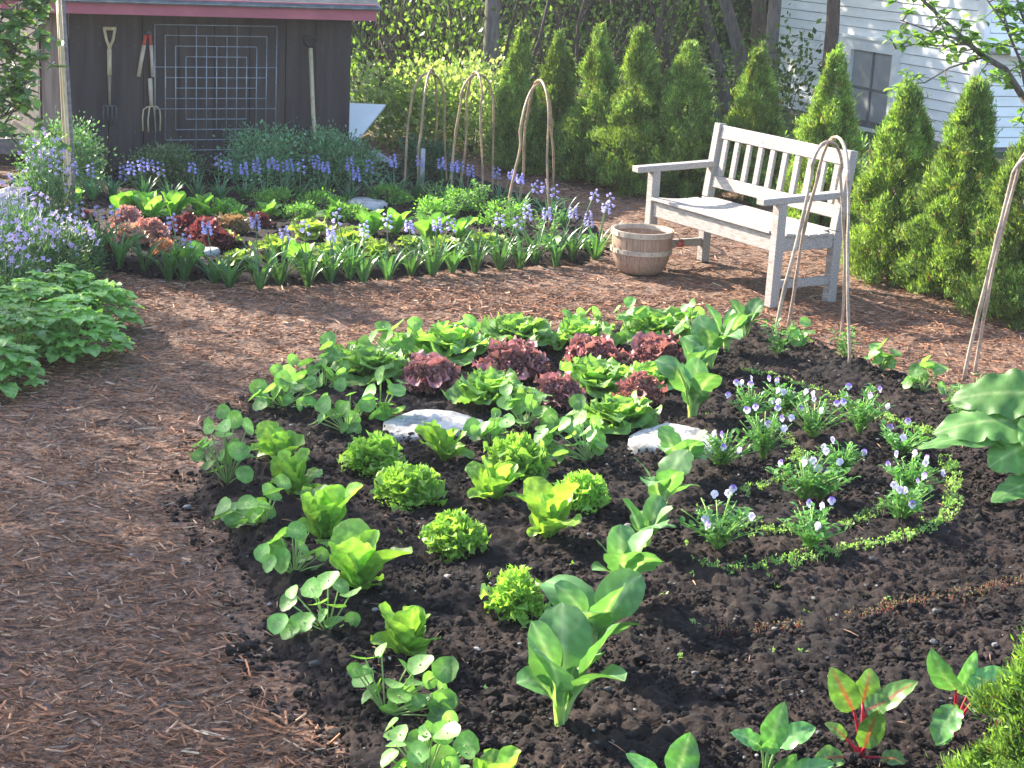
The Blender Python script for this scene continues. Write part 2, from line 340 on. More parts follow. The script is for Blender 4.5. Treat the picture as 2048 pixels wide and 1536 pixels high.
# ------------------------------------------------------------------ terrain
def poly(pts): return np.array([G(x, y)[:2] for x, y in pts])
FB = poly([(372, 935), (365, 1010), (430, 1095), (490, 1200), (510, 1300), (590, 1420), (690, 1560), (760, 1700), (1400, 1800), (2500, 1800), (2600, 1050), (2150, 850), (2000, 830), (1905, 815), (1850, 770),
           (1740, 730), (1640, 690), (1540, 655), (1470, 640), (1350, 650), (1200, 660), (1050, 668), (900, 680), (760, 700), (640, 720), (560, 760), (480, 815), (410, 875)])
BB = poly([(60, 440), (110, 500), (180, 535), (260, 556), (400, 568), (520, 580), (640, 574), (760, 562), (900, 545), (1050, 535), (1170, 530), (1222, 510), (1215, 470), (1150, 425), (1060, 400), (1010, 375), (900, 345), (700, 325), (300, 325), (60, 345), (-60, 400)])
def sdf(P, x, y):
    x = np.asarray(x, float); y = np.asarray(y, float); d = np.full(x.shape, 1e9); ins = np.zeros(x.shape, bool)
    for i in range(len(P)):
        a = P[i]; b = P[(i + 1) % len(P)]; e = b - a
        tt = np.clip(((x - a[0]) * e[0] + (y - a[1]) * e[1]) / (e @ e), 0, 1)
        d = np.minimum(d, np.hypot(x - a[0] - tt * e[0], y - a[1] - tt * e[1]))
        c = ((a[1] > y) != (b[1] > y)) & (x < (b[0] - a[0]) * (y - a[1]) / (b[1] - a[1] + 1e-12) + a[0]); ins ^= c
    return np.where(ins, d, -d)
def sm(x): x = np.clip(x, 0, 1); return x * x * (3 - 2 * x)
def Hbed(x, y, sd, seed): return -.05 + (.05 + .055) * sm((sd + .06 + .06 * fbm(x, y, 3, 2, seed + 5)) / .22) + .022 * fbm(x, y, 2.2, 3, seed)
def H(x, y):
    x = np.asarray(x, float); y = np.asarray(y, float)
    a = Hbed(x, y, sdf(FB, x, y), 3); b = Hbed(x, y, sdf(BB, x, y), 40); return np.maximum(np.maximum(a, b), .006 * fbm(x, y, 2, 2, 9))
def base(px, py, sink=.008):
    p = G(px, py, .05); p = G(px, py, float(H(p[0], p[1]))); p[2] = float(H(p[0], p[1])) - sink; return p

xs = np.unique(np.concatenate([np.arange(-6, 8.01, .05), np.linspace(-400, -6, 14), np.linspace(8, 400, 14)]))
ys = np.unique(np.concatenate([np.arange(2, 17.01, .05), np.linspace(-300, 2, 12), np.linspace(17, 60, 20), np.linspace(60, 600, 10)]))
X, Y = np.meshgrid(xs, ys, indexing='ij')
near = ((X > -6) & (X < 8) & (Y > 2) & (Y < 17))
Z = np.where(near, .006 * fbm(X, Y, 2, 2, 9) + .010 * fbm(X, Y, 9, 2, 77), 0.0)
inb = np.maximum(sdf(FB, X, Y), sdf(BB, X, Y)); Z = Z - .06 * sm((inb - .15) / .2)
mb = MB(); mb.add(np.stack([X, Y, Z], -1).reshape(-1, 3), grid_faces(len(xs), len(ys))[:, ::-1])
tag(mb.build('ground', M['ground']), kind='structure')

def bed(name, P, x0, x1, y0, y1, st, seed, clod):
    xs = np.arange(x0, x1, st); ys = np.arange(y0, y1, st); X, Y = np.meshgrid(xs, ys, indexing='ij')
    sd = sdf(P, X, Y); Z = Hbed(X, Y, sd, seed)
    n = fbm(X, Y, 14, 2, seed + 1) + 1.3 * fbm(X, Y, 5, 2, seed + 6); lump = (1 - np.abs(fbm(X, Y, 24, 2, seed + 2))) ** 3; fine = (1 - np.abs(fbm(X, Y, 62, 1, seed + 3))) ** 3
    m = sm((sd + .2) / .2)
    Z = Z + m * clod * (.016 * n + .020 * (lump - .5) + .010 * (fine - .5))
    keep = sd > -.35; F = grid_faces(len(xs), len(ys))[:, ::-1]; kf = keep.ravel()[F].all(1); F = F[kf]
    used = np.unique(F); re = np.full(X.size, -1); re[used] = np.arange(len(used))
    mb = MB(); mb.add(np.stack([X, Y, Z], -1).reshape(-1, 3)[used], re[F]); tag(mb.build(name, M['soil']), kind='structure')
bed('soil_bed', FB, -2.4, 3.7, 3.3, 9.3, .0105, 3, 1.0)
bed('soil_bed', BB, -5.2, 1.6, 9.2, 15.5, .03, 40, .8)

def rocks(mb, P, size, cols, rng, flat=.75):
    t_ = (1 + 5 ** .5) / 2
    I = np.array([[-1, t_, 0], [1, t_, 0], [-1, -t_, 0], [1, -t_, 0], [0, -1, t_], [0, 1, t_], [0, -1, -t_], [0, 1, -t_], [t_, 0, -1], [t_, 0, 1], [-t_, 0, -1], [-t_, 0, 1]]) / 1.9
    T = np.array([[0, 11, 5], [0, 5, 1], [0, 1, 7], [0, 7, 10], [0, 10, 11], [1, 5, 9], [5, 11, 4], [11, 10, 2], [10, 7, 6], [7, 1, 8], [3, 9, 4], [3, 4, 2], [3, 2, 6], [3, 6, 8], [3, 8, 9], [4, 9, 5], [2, 4, 11], [6, 2, 10], [8, 6, 7], [9, 8, 1]])
    n = len(P); V = I[None] * (1 + rng.uniform(-.28, .28, (n, 12, 1))) * size[:, None, None] / 2 * np.concatenate([rng.uniform(.75, 1.3, (n, 1, 2)), rng.uniform(flat * .8, flat * 1.2, (n, 1, 1))], 2)
    a = rng.uniform(0, 6.28, n); c, s = np.cos(a), np.sin(a); x = V[..., 0] * c[:, None] - V[..., 1] * s[:, None]; y = V[..., 0] * s[:, None] + V[..., 1] * c[:, None]
    V = np.stack([x, y, V[..., 2]], -1) + P[:, None]
    mb.add(V.reshape(-1, 3), None, (T[None] + (np.arange(n) * 12)[:, None, None]).reshape(-1, 3), np.repeat(cols, 12, 0))
rg = np.random.default_rng(5)
def scatter(n, P, x0, x1, y0, y1, lo=.0, pw=1.6):
    # denser near the viewer's side of the garden (y small)
    y = y0 + (y1 - y0) * rg.uniform(0, 1, n) ** pw; x = rg.uniform(x0, x1, n)
    k = (np.abs(x) < .42 * y + .4) & (sdf(P, x, y) > lo); return x[k], y[k]
mb = MB(); x, y = scatter(60000, FB, -2.2, 3.6, 3.6, 9.2, -.08)
pt_ = .5 + .9 * vnoise(x * 3.1, y * 3.1, 12); sz = rg.gamma(1.5, .0058, len(x)) * pt_ + .003; sz = np.clip(sz, .003, .05)
cc = np.array([.017, .0122, .0108])[None] * rg.uniform(.5, 1.7, (len(x), 1)) * rg.uniform(.9, 1.12, (len(x), 3))
rocks(mb, np.stack([x, y, H(x, y) + .008 * fbm(x, y, 14, 2, 4) + .003], 1), sz, cc, rg, .8)
tag(mb.build('soil_clods', M['clod'], smooth=False), 'dark crumbly clods of soil over the front bed', 'soil', kind='stuff')
mb = MB(); x, y = scatter(9000, BB, -5, 1.6, 9.3, 13, 0); sz = np.clip(rg.gamma(2.2, .006, len(x)) + .006, .004, .04)
cc = np.array([.017, .0122, .0108])[None] * rg.uniform(.5, 1.7, (len(x), 1)) * np.ones((1, 3))
rocks(mb, np.stack([x, y, H(x, y) + .004], 1), sz, cc, rg, .8)
tag(mb.build('soil_clods', M['clod'], smooth=False), 'dark clods of soil over the back bed', 'soil', kind='stuff')
mb = MB(); x, y = scatter(1300, FB, -2.2, 3.6, 3.8, 9.2, -.3)
sz = np.clip(rg.gamma(2, .0035, len(x)) + .004, .004, .03); cc = np.where(rg.random((len(x), 1)) < .25, .2, .07) * rg.uniform(.7, 1.4, (len(x), 1)) * np.array([[1.05, .98, .95]])
rocks(mb, np.stack([x, y, H(x, y) + .012], 1), sz, cc, rg, .6)
tag(mb.build('grit', M['pebble'], smooth=False), 'pale grit and tiny stones sprinkled over the dark soil', 'grit', kind='stuff')

# mulch chips on the path
def chips(n, x0, x1, y0, y1, ls, pw=1.4):
    y = y0 + (y1 - y0) * rg.uniform(0, 1, n) ** pw; x = rg.uniform(x0, x1, n)
    s = np.maximum(sdf(FB, x, y), sdf(BB, x, y)); k = (s < rg.normal(.0, .055, n)) & (np.abs(x) < .36 * y + .5); x = x[k]; y = y[k]; n = len(x)
    Ln = np.clip(rg.gamma(2.0, ls * .5, n), .008, .1); Wd = np.clip(Ln * rg.uniform(.06, .2, n), .0016, .009); th = Wd * rg.uniform(.25, .6, n)
    a = rg.vonmises(0.1, .5, n) * .5 + rg.integers(0, 2, n) * math.pi; p = rg.normal(0, .16, n); tw = rg.normal(0, .4, n)
    D = np.stack([np.cos(a) * np.cos(p), np.sin(a) * np.cos(p), np.sin(p)], 1); S = np.stack([-np.sin(a) * np.cos(tw), np.cos(a) * np.cos(tw), np.sin(tw)], 1); U = np.cross(D, S)
    z = np.where((x > -6) & (y < 17), .006 * fbm(x, y, 2, 2, 9) + .010 * fbm(x, y, 9, 2, 77), 0) + rg.uniform(0, .014, n); C0 = np.stack([x, y, z], 1)
    h = (Ln / 2)[:, None]; v = (Wd / 2)[:, None]; th = th[:, None]; tp = rg.uniform(.3, 1, (n, 1))
    t2 = rg.uniform(.2, 1, (n, 1)); V = np.stack([C0 - D * h - S * v * t2, C0 - D * h * .93 + S * v, C0 + D * h + S * v * tp, C0 + D * h * .9 - S * v, C0 - D * h * .9 + U * th, C0 + D * h * .9 + U * th], 1)
    q = np.array([[0, 3, 5, 4], [1, 4, 5, 2]]); tt = np.array([[0, 4, 1], [3, 2, 5]])
    i = (np.arange(n) * 6)[:, None, None]
    pal = np.array([[.29, .14, .078], [.20, .094, .052], [.115, .058, .038], [.40, .24, .15], [.48, .34, .23], [.22, .155, .12], [.34, .15, .075]])
    cc = pal[rg.choice(7, n, p=[.28, .27, .22, .085, .025, .045, .075])] * rg.uniform(.7, 1.3, (n, 1))
    mbc.add(V.reshape(-1, 3), (q[None] + i).reshape(-1, 4), (tt[None] + i).reshape(-1, 3), np.repeat(cc, 6, 0))
mbc = MB(); chips(240000, -3.2, 5, 3.5, 9.5, .023, 1.5); chips(9000, -3.2, 5, 3.5, 10, .045, 1.4); chips(60000, -6, 5.5, 8.8, 17, .04, 1.3); chips(900, -3.2, 3, 3.6, 9.5, .06, 1.2)
def spill(n):
    y = 3.7 + 5.4 * rg.uniform(0, 1, n) ** 1.4; x = rg.uniform(-2.2, 3.4, n); sd = sdf(FB, x, y); k = (sd > 0) & (rg.random(n) < np.exp(-sd / .22) + .05); x, y = x[k], y[k]; n = len(x)
    for xx, yy in zip(x, y):
        a = rg.uniform(0, 3.14); l = rg.uniform(.008, .03); z = float(H(xx, yy)) + .014; d = np.array([math.cos(a) * l, math.sin(a) * l, rg.uniform(-.003, .003)]); c0 = np.array([xx, yy, z])
        mbc.tube([c0 - d, c0 + d * .1 + [0, 0, .002], c0 + d], [.0008, rg.uniform(.001, .0026), .0009], 4, np.array([.24, .14, .09]) * rg.uniform(.4, 1.5), cap=False)
for k in range(260):
    xx = rg.uniform(-3, 4.2); yy = 3.6 + 8 * rg.uniform() ** 1.3
    if max(float(sdf(FB, xx, yy)), float(sdf(BB, xx, yy))) > -.08 or abs(xx) > .36 * yy + .3: continue
    l = rg.uniform(.015, .045); a = rg.uniform(0, 6.28); g = rg.uniform(.5, 1.3); leaf(mbc, (xx, yy, .016), a, l * 1.6, l * rg.uniform(.3, .8), R(rg.uniform(-5, 25)), R(rg.uniform(-35, 5)), P_oval, cup=.25, seg=4, cr=2, c=np.array([.20, .12, .075] if rg.random() < .6 else [.07, .05, .045]) * g)
spill(3600)
tag(mbc.build('mulch', M['chip'], smooth=False), 'reddish brown shredded bark mulch covering the garden path', 'mulch', kind='stuff')

# stones
def slab(px, py, wx, wy, th, label, rz=0, seed=1, tilt=0):
    b = base(px, py); n = 44; a = np.linspace(0, 6.283, n, endpoint=False); rr = 1 + .18 * np.array([math.sin(2 * k + seed) + .6 * math.sin(3 * k + seed * 2) + .3 * math.sin(7 * k + seed) for k in a]) * .6
    V = []; rings = [(.0, 1.0), (.35, 1.0), (.7, .97), (.9, .86), (1.0, .6), (1.02, -.3)]
    rn = random.Random(seed)
    for (q, z) in rings:
        for k in range(n): V.append((math.cos(a[k]) * wx * q * rr[k], math.sin(a[k]) * wy * q * rr[k], th * z + (.005 * math.sin(4 * q * math.cos(a[k]) + seed) + rn.uniform(-.0025, .0025)) * (q > .1)))
    V = rotz(np.array(V), rz); V[:, 2] += V[:, 1] * tilt
    m = MB(); F = []
    for i in range(len(rings) - 1):
        for k in range(n): F.append([i * n + k, (i + 1) * n + k, (i + 1) * n + (k + 1) % n, i * n + (k + 1) % n])
    m.add(V, F); o = m.build('stepping_stone', M['stone']); o.location = b; tag(o, label, 'stone', 'flat stepping stones in the beds'); return o
slab(862, 852, .195, .15, .03, 'pale grey flat stone, left of the two in the front bed, behind a lettuce', .2, 1, .1)
slab(1352, 893, .175, .14, .055, 'whitish rounded flat stone in the front bed beside the pak choi row and violas', .1, 2, .15)
slab(735, 412, .14, .16, .05, 'small pale flat stone half hidden among greens in the back bed', 0, 3)
slab(400, 505, .12, .08, .04, 'narrow pale stone edge behind strap leaves near the dark red lettuces', .1, 4)

# ------------------------------------------------------------------ shed
uD = np.array([.913, .408, 0]); vD = np.array([-.408, .913, 0]); zD = np.array([0, 0, 1.])
SR = G(697, 348)                         # right front corner foot of the shed
nrm = -vD                                # wall faces the garden
def WALL(px, py, off=0.0):
    d = ray(px, py); p0 = SR + nrm * off; t = ((p0 - Cv) @ nrm) / (d @ nrm); return Cv + d * t
pl = WALL(79, 200); SLEN = (SR - pl) @ uD
eave = WALL(600, 38)[2]
shed = empty('garden_shed', SR, 'dark weathered board shed with dull red fascia and tools hung on its wall', 'shed')
rz = math.atan2(uD[1], uD[0])
shed.rotation_euler = (0, 0, rz)
# local x along uD (0 at right corner, negative to the left), y = into the shed
m = MB(); rn = random.Random(2); x = 0.0; k = 0
while x < SLEN:
    wd = min(rn.uniform(.24, .3), SLEN - x)
    m.box((-x - wd / 2, .02 + rn.uniform(-.004, .004), eave / 2), (wd - .006, .04, eave + .1)); x += wd
o = m.build('board_wall', M['barn'], shed, False)
m = MB(); x = .04
while x < 3.5:
    m.box((-SLEN + .02, x + .13, eave / 2), (.04, .25, eave + .1)); x += .26
m.build('side_wall', M['barn'], shed, False); m = MB(); x = .04
while x < 3.5: m.box((-.02, x + .13, eave / 2), (.04, .25, eave + .1)); x += .26
m.build('side_wall', M['barn'], shed, False)
m = MB(); m.box((-SLEN / 2, 3.6, eave / 2), (SLEN, .04, eave + .1)); m.build('back_wall', M['barn'], shed, False)
m = MB(); m.box((-SLEN + .1, -.006, eave / 2), (.16, .03, eave)); m.build('corner_board', M['barnlit'], shed, False)  # sun streak at the shed corner put into a lighter board colour
fb = WALL(600, 38, .3)[2]; fh = WALL(600, 5, .3)[2] - fb; xr = (WALL(752, 30, .3) - SR) @ uD; eave = fb + .01
m = MB(); m.box((xr / 2 - SLEN / 2 - .15, -.30, fb + fh / 2), (SLEN + xr + .3, .03, fh)); m.build('fascia', M['fascia'], shed, False)
m = MB(); m.box((xr / 2 - SLEN / 2 - .15, -.13, fb + .02), (SLEN + xr + .26, .3, .02)); m.build('soffit', M['barn'], shed, False)
m = MB()
for i in range(14):
    y0 = -.36 + i * .16
    m.box((xr / 2 - SLEN / 2 - .15, y0 + .1, fb + fh + .01 + i * .075), (SLEN + xr + .36, .22, .012), rot=np.array(Matrix.Rotation(math.atan2(.075, .16), 3, 'X')))
for i in range(14): m.box((xr / 2 - SLEN / 2 - .15, 4.1 - i * .17 - .1, fb + fh + .01 + i * .075), (SLEN + xr + .36, .22, .012), rot=np.array(Matrix.Rotation(-math.atan2(.075, .16), 3, 'X')))
m.build('roof', M['roof'], shed, False)

m = MB(); rn = random.Random(12); x = .1
while x < SLEN:
    for z_ in (.35, 1.0, eave - .12):
        for d_ in (0, .14): m.box((-x - d_ + rn.uniform(-.01, .01), -.006, z_ + rn.uniform(-.01, .01)), (.009, .008, .009))
    x += .27
m.build('nail_heads', M['rust'], shed, False)
# wire grid trellis on the shed wall
tl = WALL(309.5, 49, .05); tr_ = WALL(554, 53, .05); bl = WALL(310.5, 301, .05); o0 = (tl + bl) / 2 * 0 + tl
ux = (tr_ - tl) / 12; uy = (bl - tl) / 12
wt = empty('wire_trellis', bl, 'square grey wire grid trellis of nested squares fixed to the shed wall', 'trellis')
def gp(i, j, o=0): return tl + ux * i + uy * j + nrm * o - bl
for i in range(4):
    m = MB()
    for a, b in (((i, i), (12 - i, i)), ((12 - i, i), (12 - i, 12 - i)), ((12 - i, 12 - i), (i, 12 - i)), ((i, 12 - i), (i, i))):
        m.tube([gp(*a), gp(*b)], .0042, 6)
    m.build('square_frame', M['steel'], wt)
for i, e in ((4, 0), (5, 1), (6, 2), (7, 1), (8, 0)):
    m = MB(); m.tube([gp(i, e, .006), gp(i, 12 - e, .006)], .004, 6); m.build('upright_wire', M['steel'], wt)
    m = MB(); m.tube([gp(e, i, -.006), gp(12 - e, i, -.006)], .004, 6); m.build('cross_wire', M['steel'], wt)

def walltool(name, label, cat, px, py, grp='tools hung on the shed wall'): 
    b = WALL(px, py, .03); return empty(name, b, label, cat, grp), b
# old digging fork with D handle
T_, b = walltool('digging_fork', 'old digging fork with pale Y handle hanging left on the shed wall', 'fork', 218, 250)
def wp(px, py, off=.035): return WALL(px, py, off) - b
m = MB(); m.tube([wp(208, 57), wp(213, 80), wp(217.5, 92), wp(218.5, 100)], .011, 8); m.tube([wp(230, 57), wp(226, 80), wp(220.5, 92), wp(219, 100)], .011, 8); m.tube([wp(206, 57), wp(232, 57)], .014, 8)
m.build('grip', M['handle'], T_); m = MB(); m.tube([wp(218.5, 98), wp(219, 150)], .017, 8); m.build('shaft', M['handle'], T_)
m = MB(); m.tube([wp(219, 148), wp(219, 210)], [.014, .009], 8); m.build('socket', M['oldhandle'], T_)
m = MB(); m.tube([wp(206, 212), wp(233, 212)], .008, 6)
for q in range(4): m.tube([wp(207 + q * 8.5, 212), wp(206.5 + q * 8.7, 250)], [.007, .004], 6)
m.build('tines', M['rust'], T_)
# loppers
T_, b = walltool('loppers', 'pair of loppers with two cream handles and red collars hanging open on the shed', 'loppers', 293, 152)
m = MB(); m.tube([wp(288, 90), wp(277, 153)], .016, 8); m.build('handle', M['bandwood'], T_); m = MB(); m.tube([wp(302, 90), wp(306, 154)], .014, 8); m.build('handle', M['bandwood'], T_)
m = MB(); m.tube([wp(291, 70), wp(287.5, 92)], .013, 8); m.tube([wp(299.5, 70), wp(302, 92)], .013, 8); m.build('collar', M['redpaint'], T_)
m = MB(); m.tube([wp(288, 66), wp(303, 66)], .011, 8); m.tube([wp(291, 72), wp(296, 62)], .01, 8); m.tube([wp(300, 72), wp(295, 60)], .01, 8); m.build('blades', M['rust'], T_)
# manure fork
T_, b = walltool('manure_fork', 'four tined fork with short white handle hanging below the loppers', 'fork', 303, 262)
m = MB(); m.tube([wp(300, 157), wp(303, 212)], [.018, .015], 8); m.build('handle', M['bandwood'], T_)
m = MB(); m.tube([wp(286, 262), wp(285, 235), wp(287, 219), wp(294, 214), wp(303, 213), wp(313, 213), wp(319, 218), wp(321, 235), wp(320, 262)], .006, 6)
m.tube([wp(299, 214), wp(296, 240), wp(297, 264)], .006, 6); m.tube([wp(308, 214), wp(310, 240), wp(311, 264)], .006, 6); m.build('tines', M['handle'], T_)
# long handled spade leaning on the wall
f0 = WALL(632, 352, .28); f0[2] = 0; b = f0
T_ = empty('long_handled_tool', b, 'long pale handled tool with dark D grip leaning on the shed, right of the trellis', 'spade', 'tools hung on the shed wall')
tp = WALL(621, 96, .05) - b
m = MB(); m.tube([tp, tp * .5 + np.array([0, 0, 0]), np.array([0, 0, .25])], .017, 8); m.build('shaft', M['handle'], T_)
m = MB(); q = [WALL(621, 97, .05), WALL(609, 84, .05), WALL(606, 75, .05), WALL(620, 73, .05), WALL(634, 74, .05), WALL(631, 84, .05), WALL(621, 97, .05)]
m.tube([k - b for k in q], .012, 8); m.build('grip', M['black'], T_)
m = MB(); m.box((0, 0, .12), (.18, .012, .28)); m.build('blade', M['rust'], T_, False)

# bright panel leaning behind the shed, blue-grey board below it
def panel(name, pts, Y, mat_, label, th=.02):
    P = np.array([AT(x, y, yy) for (x, y), yy in zip(pts, Y)]); c = P.mean(0); c[2] = 0; n = np.cross(P[1] - P[0], P[2] - P[0]); n /= np.linalg.norm(n)
    V = np.concatenate([P - c, P - c - n * th]); k = len(P); m = MB(); F = [[i, (i + 1) % k, k + (i + 1) % k, k + i] for i in range(k)]
    m.add(V, F + [[0, 3, 2, 1], [k, k + 1, k + 2, k + 3]] if k == 4 else F); o = m.build(name, mat_, None, False); o.location = c; tag(o, label, 'panel'); return o
panel('white_panel', [(685, 268), (712, 284), (772, 209), (685, 205)], [14.5, 14.42, 15.0, 15.02], M['white'], 'bright white sheet tilted to the sun behind the right corner of the shed')
panel('slanted_board', [(735, 298), (765, 340), (800, 330), (762, 306)], [14.3, 13.9, 13.9, 14.2], M['slate'], 'blue grey sloping board below the white sheet, right of the shed')

# ------------------------------------------------------------------ house
K = G(1932, 305); wn = -uD                     # wall runs from K along vD, faces -uD
def HW(px, py, off=0.0):
    d = ray(px, py); p0 = K + wn * off; t = ((p0 - Cv) @ wn) / (d @ wn); return Cv + d * t
HL = (HW(1553, 100) - K) @ vD
house = empty('clapboard_house', K, 'white clapboard house wall with flaking paint behind the hedge', 'house'); house.rotation_euler = (0, 0, math.atan2(vD[1], vD[0]))
# local x along wall away from corner, local y = uD side flipped
def hl(P): q = P - K; return np.array([q @ vD, q @ wn, q[2]])
wl = hl(HW(1712, 100)); wr = hl(HW(1789, 106)); wtop = hl(HW(1712, 97))[2]; wbot = .03
wx0, wx1 = wr[0] - .03, wl[0] + .03
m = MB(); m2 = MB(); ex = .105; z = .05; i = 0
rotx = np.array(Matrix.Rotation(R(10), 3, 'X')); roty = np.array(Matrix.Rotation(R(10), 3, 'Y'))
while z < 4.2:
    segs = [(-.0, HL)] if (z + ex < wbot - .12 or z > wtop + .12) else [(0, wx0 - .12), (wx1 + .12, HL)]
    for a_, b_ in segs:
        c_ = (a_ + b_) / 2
        m.box((c_, .014, z + ex / 2), (b_ - a_, .014, ex - .007), rot=rotx)  # boards cut short, leaving dark slots that imitate the lap shadows
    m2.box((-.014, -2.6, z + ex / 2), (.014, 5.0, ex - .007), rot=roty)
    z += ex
m2.build('clapboards', M['siding'], house, False)
m.build('clapboards', M['siding'], house, False)
m = MB(); m.box((HL / 2, -.05, 2.1), (HL - .02, .02, 4.2)); m.box((.05, -2.6, 2.1), (.02, 5, 4.2)); m.box((HL - .03, -2.0, 2.1), (.02, 4, 4.2)); m.box((HL / 2, -.014, (wtop + 4.3) / 2), (HL - .02, .02, 4.1 - wtop)); m.box((wx0 / 2 - .05, -.014, 2.1), (wx0 - .12, .02, 4.2)); m.box(((wx1 + HL) / 2 + .05, -.014, 2.1), (HL - wx1 - .14, .02, 4.2)); m.box((.012, -2.6, 2.1), (.02, 5, 4.2)); m.build('lap_shade_sheathing', M['plank'], house, False)  # dark backing behind the slots stands in for shade under each lap
m = MB(); m.box((-.04, .01, 2.1), (.14, .07, 4.2)); m.build('corner_board', M['trim'], house, False); m = MB(); m.box((HL + .05, .01, 2.1), (.13, .07, 4.2)); m.build('corner_board', M['trim'], house, False)
wd = empty('window', (0, 0, 0), None, None); wd.parent = house
m = MB(); m.box(((wx0 + wx1) / 2, .02, wtop + .06), (wx1 - wx0 + .28, .06, .13)); m.box(((wx0 + wx1) / 2, .035, wtop + .135), (wx1 - wx0 + .34, .09, .03))
m.box((wx0 - .06, .02, (wtop + wbot) / 2), (.12, .055, wtop - wbot)); m.box((wx1 + .06, .02, (wtop + wbot) / 2), (.12, .055, wtop - wbot)); m.box(((wx0 + wx1) / 2, .03, wbot - .03), (wx1 - wx0 + .3, .1, .06))
m.build('frame', M['trim'], wd, False)
m = MB(); m.box(((wx0 + wx1) / 2, -.01, (wtop + wbot) / 2), (wx1 - wx0, .02, wtop - wbot)); m.build('screen', M['screen'], wd, False)
m = MB(); m.box(((wx0 + wx1) / 2, .006, (wtop + wbot) / 2), (.03, .014, wtop - wbot)); m.box(((wx0 + wx1) / 2, .005, wbot + (wtop - wbot) * .5), (wx1 - wx0, .01, .03)); m.build('glazing_bar', mat('dull_bar', (.16, .16, .17)), wd, False)
m = MB(); m.box((HL / 2, -.005, .0), (HL, .05, .2)); m.build('foundation', M['rubble'], house, False)
A0 = AT(1985, 112, 16.2); m = MB(); m.box((-.2, -2.4, A0[2]), (.34, 4.6, .035)); m.box((-.38, -2.4, A0[2] + .03), (.03, 4.6, .13)); m.build('eave_board', M['trim'], house, False)

# ------------------------------------------------------------------ bench
BY = 2.1236; bench = empty('garden_bench', (1.4499, 9.3079, 0.004), 'weathered grey teak slatted garden bench facing left on the mulch', 'bench'); bench.rotation_euler = (0, 0, BY + math.pi)
L_, D_, AH, BH = 1.28, .465, .635, .885; lw = .06
wg = M['wood_grey']
def part(name, boxes, mat_=wg):
    m = MB()
    for c_, s_, r_ in boxes: m.box(c_, s_, r_, bev=.004)
    return m.build(name, mat_, bench, False)
rec = R(7)
RX = lambda a: np.array(Matrix.Rotation(a, 3, 'X'))
for s_ in (0, 1):
    x = -lw / 2 if s_ == 0 else -L_ + lw / 2
    part('leg', [((x, lw / 2, (AH - .03) / 2), (lw, lw, AH - .03), None)])
    m = MB(); m.box((x, D_ + .0, .21), (lw, lw, .42), bev=.004)
    hb = BH - .42; m.box((x, D_ + .0 + math.sin(rec) * hb / 2, .42 + hb / 2), (lw, lw * .98, hb / math.cos(rec)), RX(-rec), bev=.004); m.build('leg', wg, bench, False)
    part('armrest', [((x, D_ / 2 - .045, AH - .012), (.07, D_ + .15, .038), RX(R(2)))])
    part('side_rail', [((x, D_ / 2 + .01, .365), (.028, D_ - lw, .085), None)])
    part('stretcher', [((x, D_ / 2 + .01, .13), (.03, D_ - lw, .05), None)])
part('apron', [((-L_ / 2, .03, .365), (L_ - 2 * lw, .028, .095), None)])
part('rear_rail', [((-L_ / 2, D_, .36), (L_ - 2 * lw, .028, .07), None)])
sy = [0.0, .085, .17, .25, .33, .405]; sz_ = [.425, .413, .405, .402, .405, .413]; sa = [-.12, -.11, -.05, 0, .06, .1]
for y_, z_, a_ in zip(sy, sz_, sa): part('seat_slat', [((-L_ / 2, y_ + .03, z_), (L_ - (2 * lw + .004 if y_ < .05 else .01 if .05 < y_ < .38 else 2 * lw + .004), .074, .02), RX(a_))])
def bk(z): return D_ + math.sin(rec) * (z - .42)
part('top_rail', [((-L_ / 2, bk(.84), .835), (L_ - 2 * lw - .002, .032, .085), RX(-rec))])
part('lower_rail', [((-L_ / 2, bk(.525), .525), (L_ - 2 * lw - .002, .032, .075), RX(-rec))])
for i in range(10):
    x = -lw - (i + .5 + (.0)) * (L_ - 2 * lw) / 10
    part('back_slat', [((x, bk(.675), .678), (.047, .021, .232), RX(-rec))])

# ------------------------------------------------------------------ basket
bp_ = G(1279, 546); bas = empty('bushel_basket', (bp_[0], bp_[1], .006), 'round splint wood bushel basket standing empty beside the bench leg', 'basket')
Rt, hb = .188, .268
prof = lambda q: (Rt * (.60 + .40 * min(1, (q / .42)) ** .45) * (.965 + .035 * q) if q > 0 else Rt * .6)
m = MB(); ns = 26
for k in range(ns):
    a0 = 2 * math.pi * k / ns; a1 = a0 + 2 * math.pi / ns * .93; V = []; zs = [0, .01, .025, .05, .09, .15, .21, hb]
    cv = rn.uniform(-.004, .0)
    for z_ in zs:
        r_ = prof(z_ / hb)
        for aa in (a0, (a0 + a1) / 2, a1): V.append((math.cos(aa) * (r_ + cv), math.sin(aa) * (r_ + cv), z_))
    for z_ in zs[::-1]:
        r_ = prof(z_ / hb) - .004
        for aa in (a0, (a0 + a1) / 2, a1): V.append((math.cos(aa) * (r_ + cv), math.sin(aa) * (r_ + cv), z_ + .001))
    m.add(V, grid_faces(16, 3))
m.build('staves', M['basket'], bas)
m = MB(); m.lathe([(0, .004), (.1, .004), (Rt * .62, .003), (Rt * .62, .012), (0, .012)], 28); m.build('bottom', M['basket'], bas)
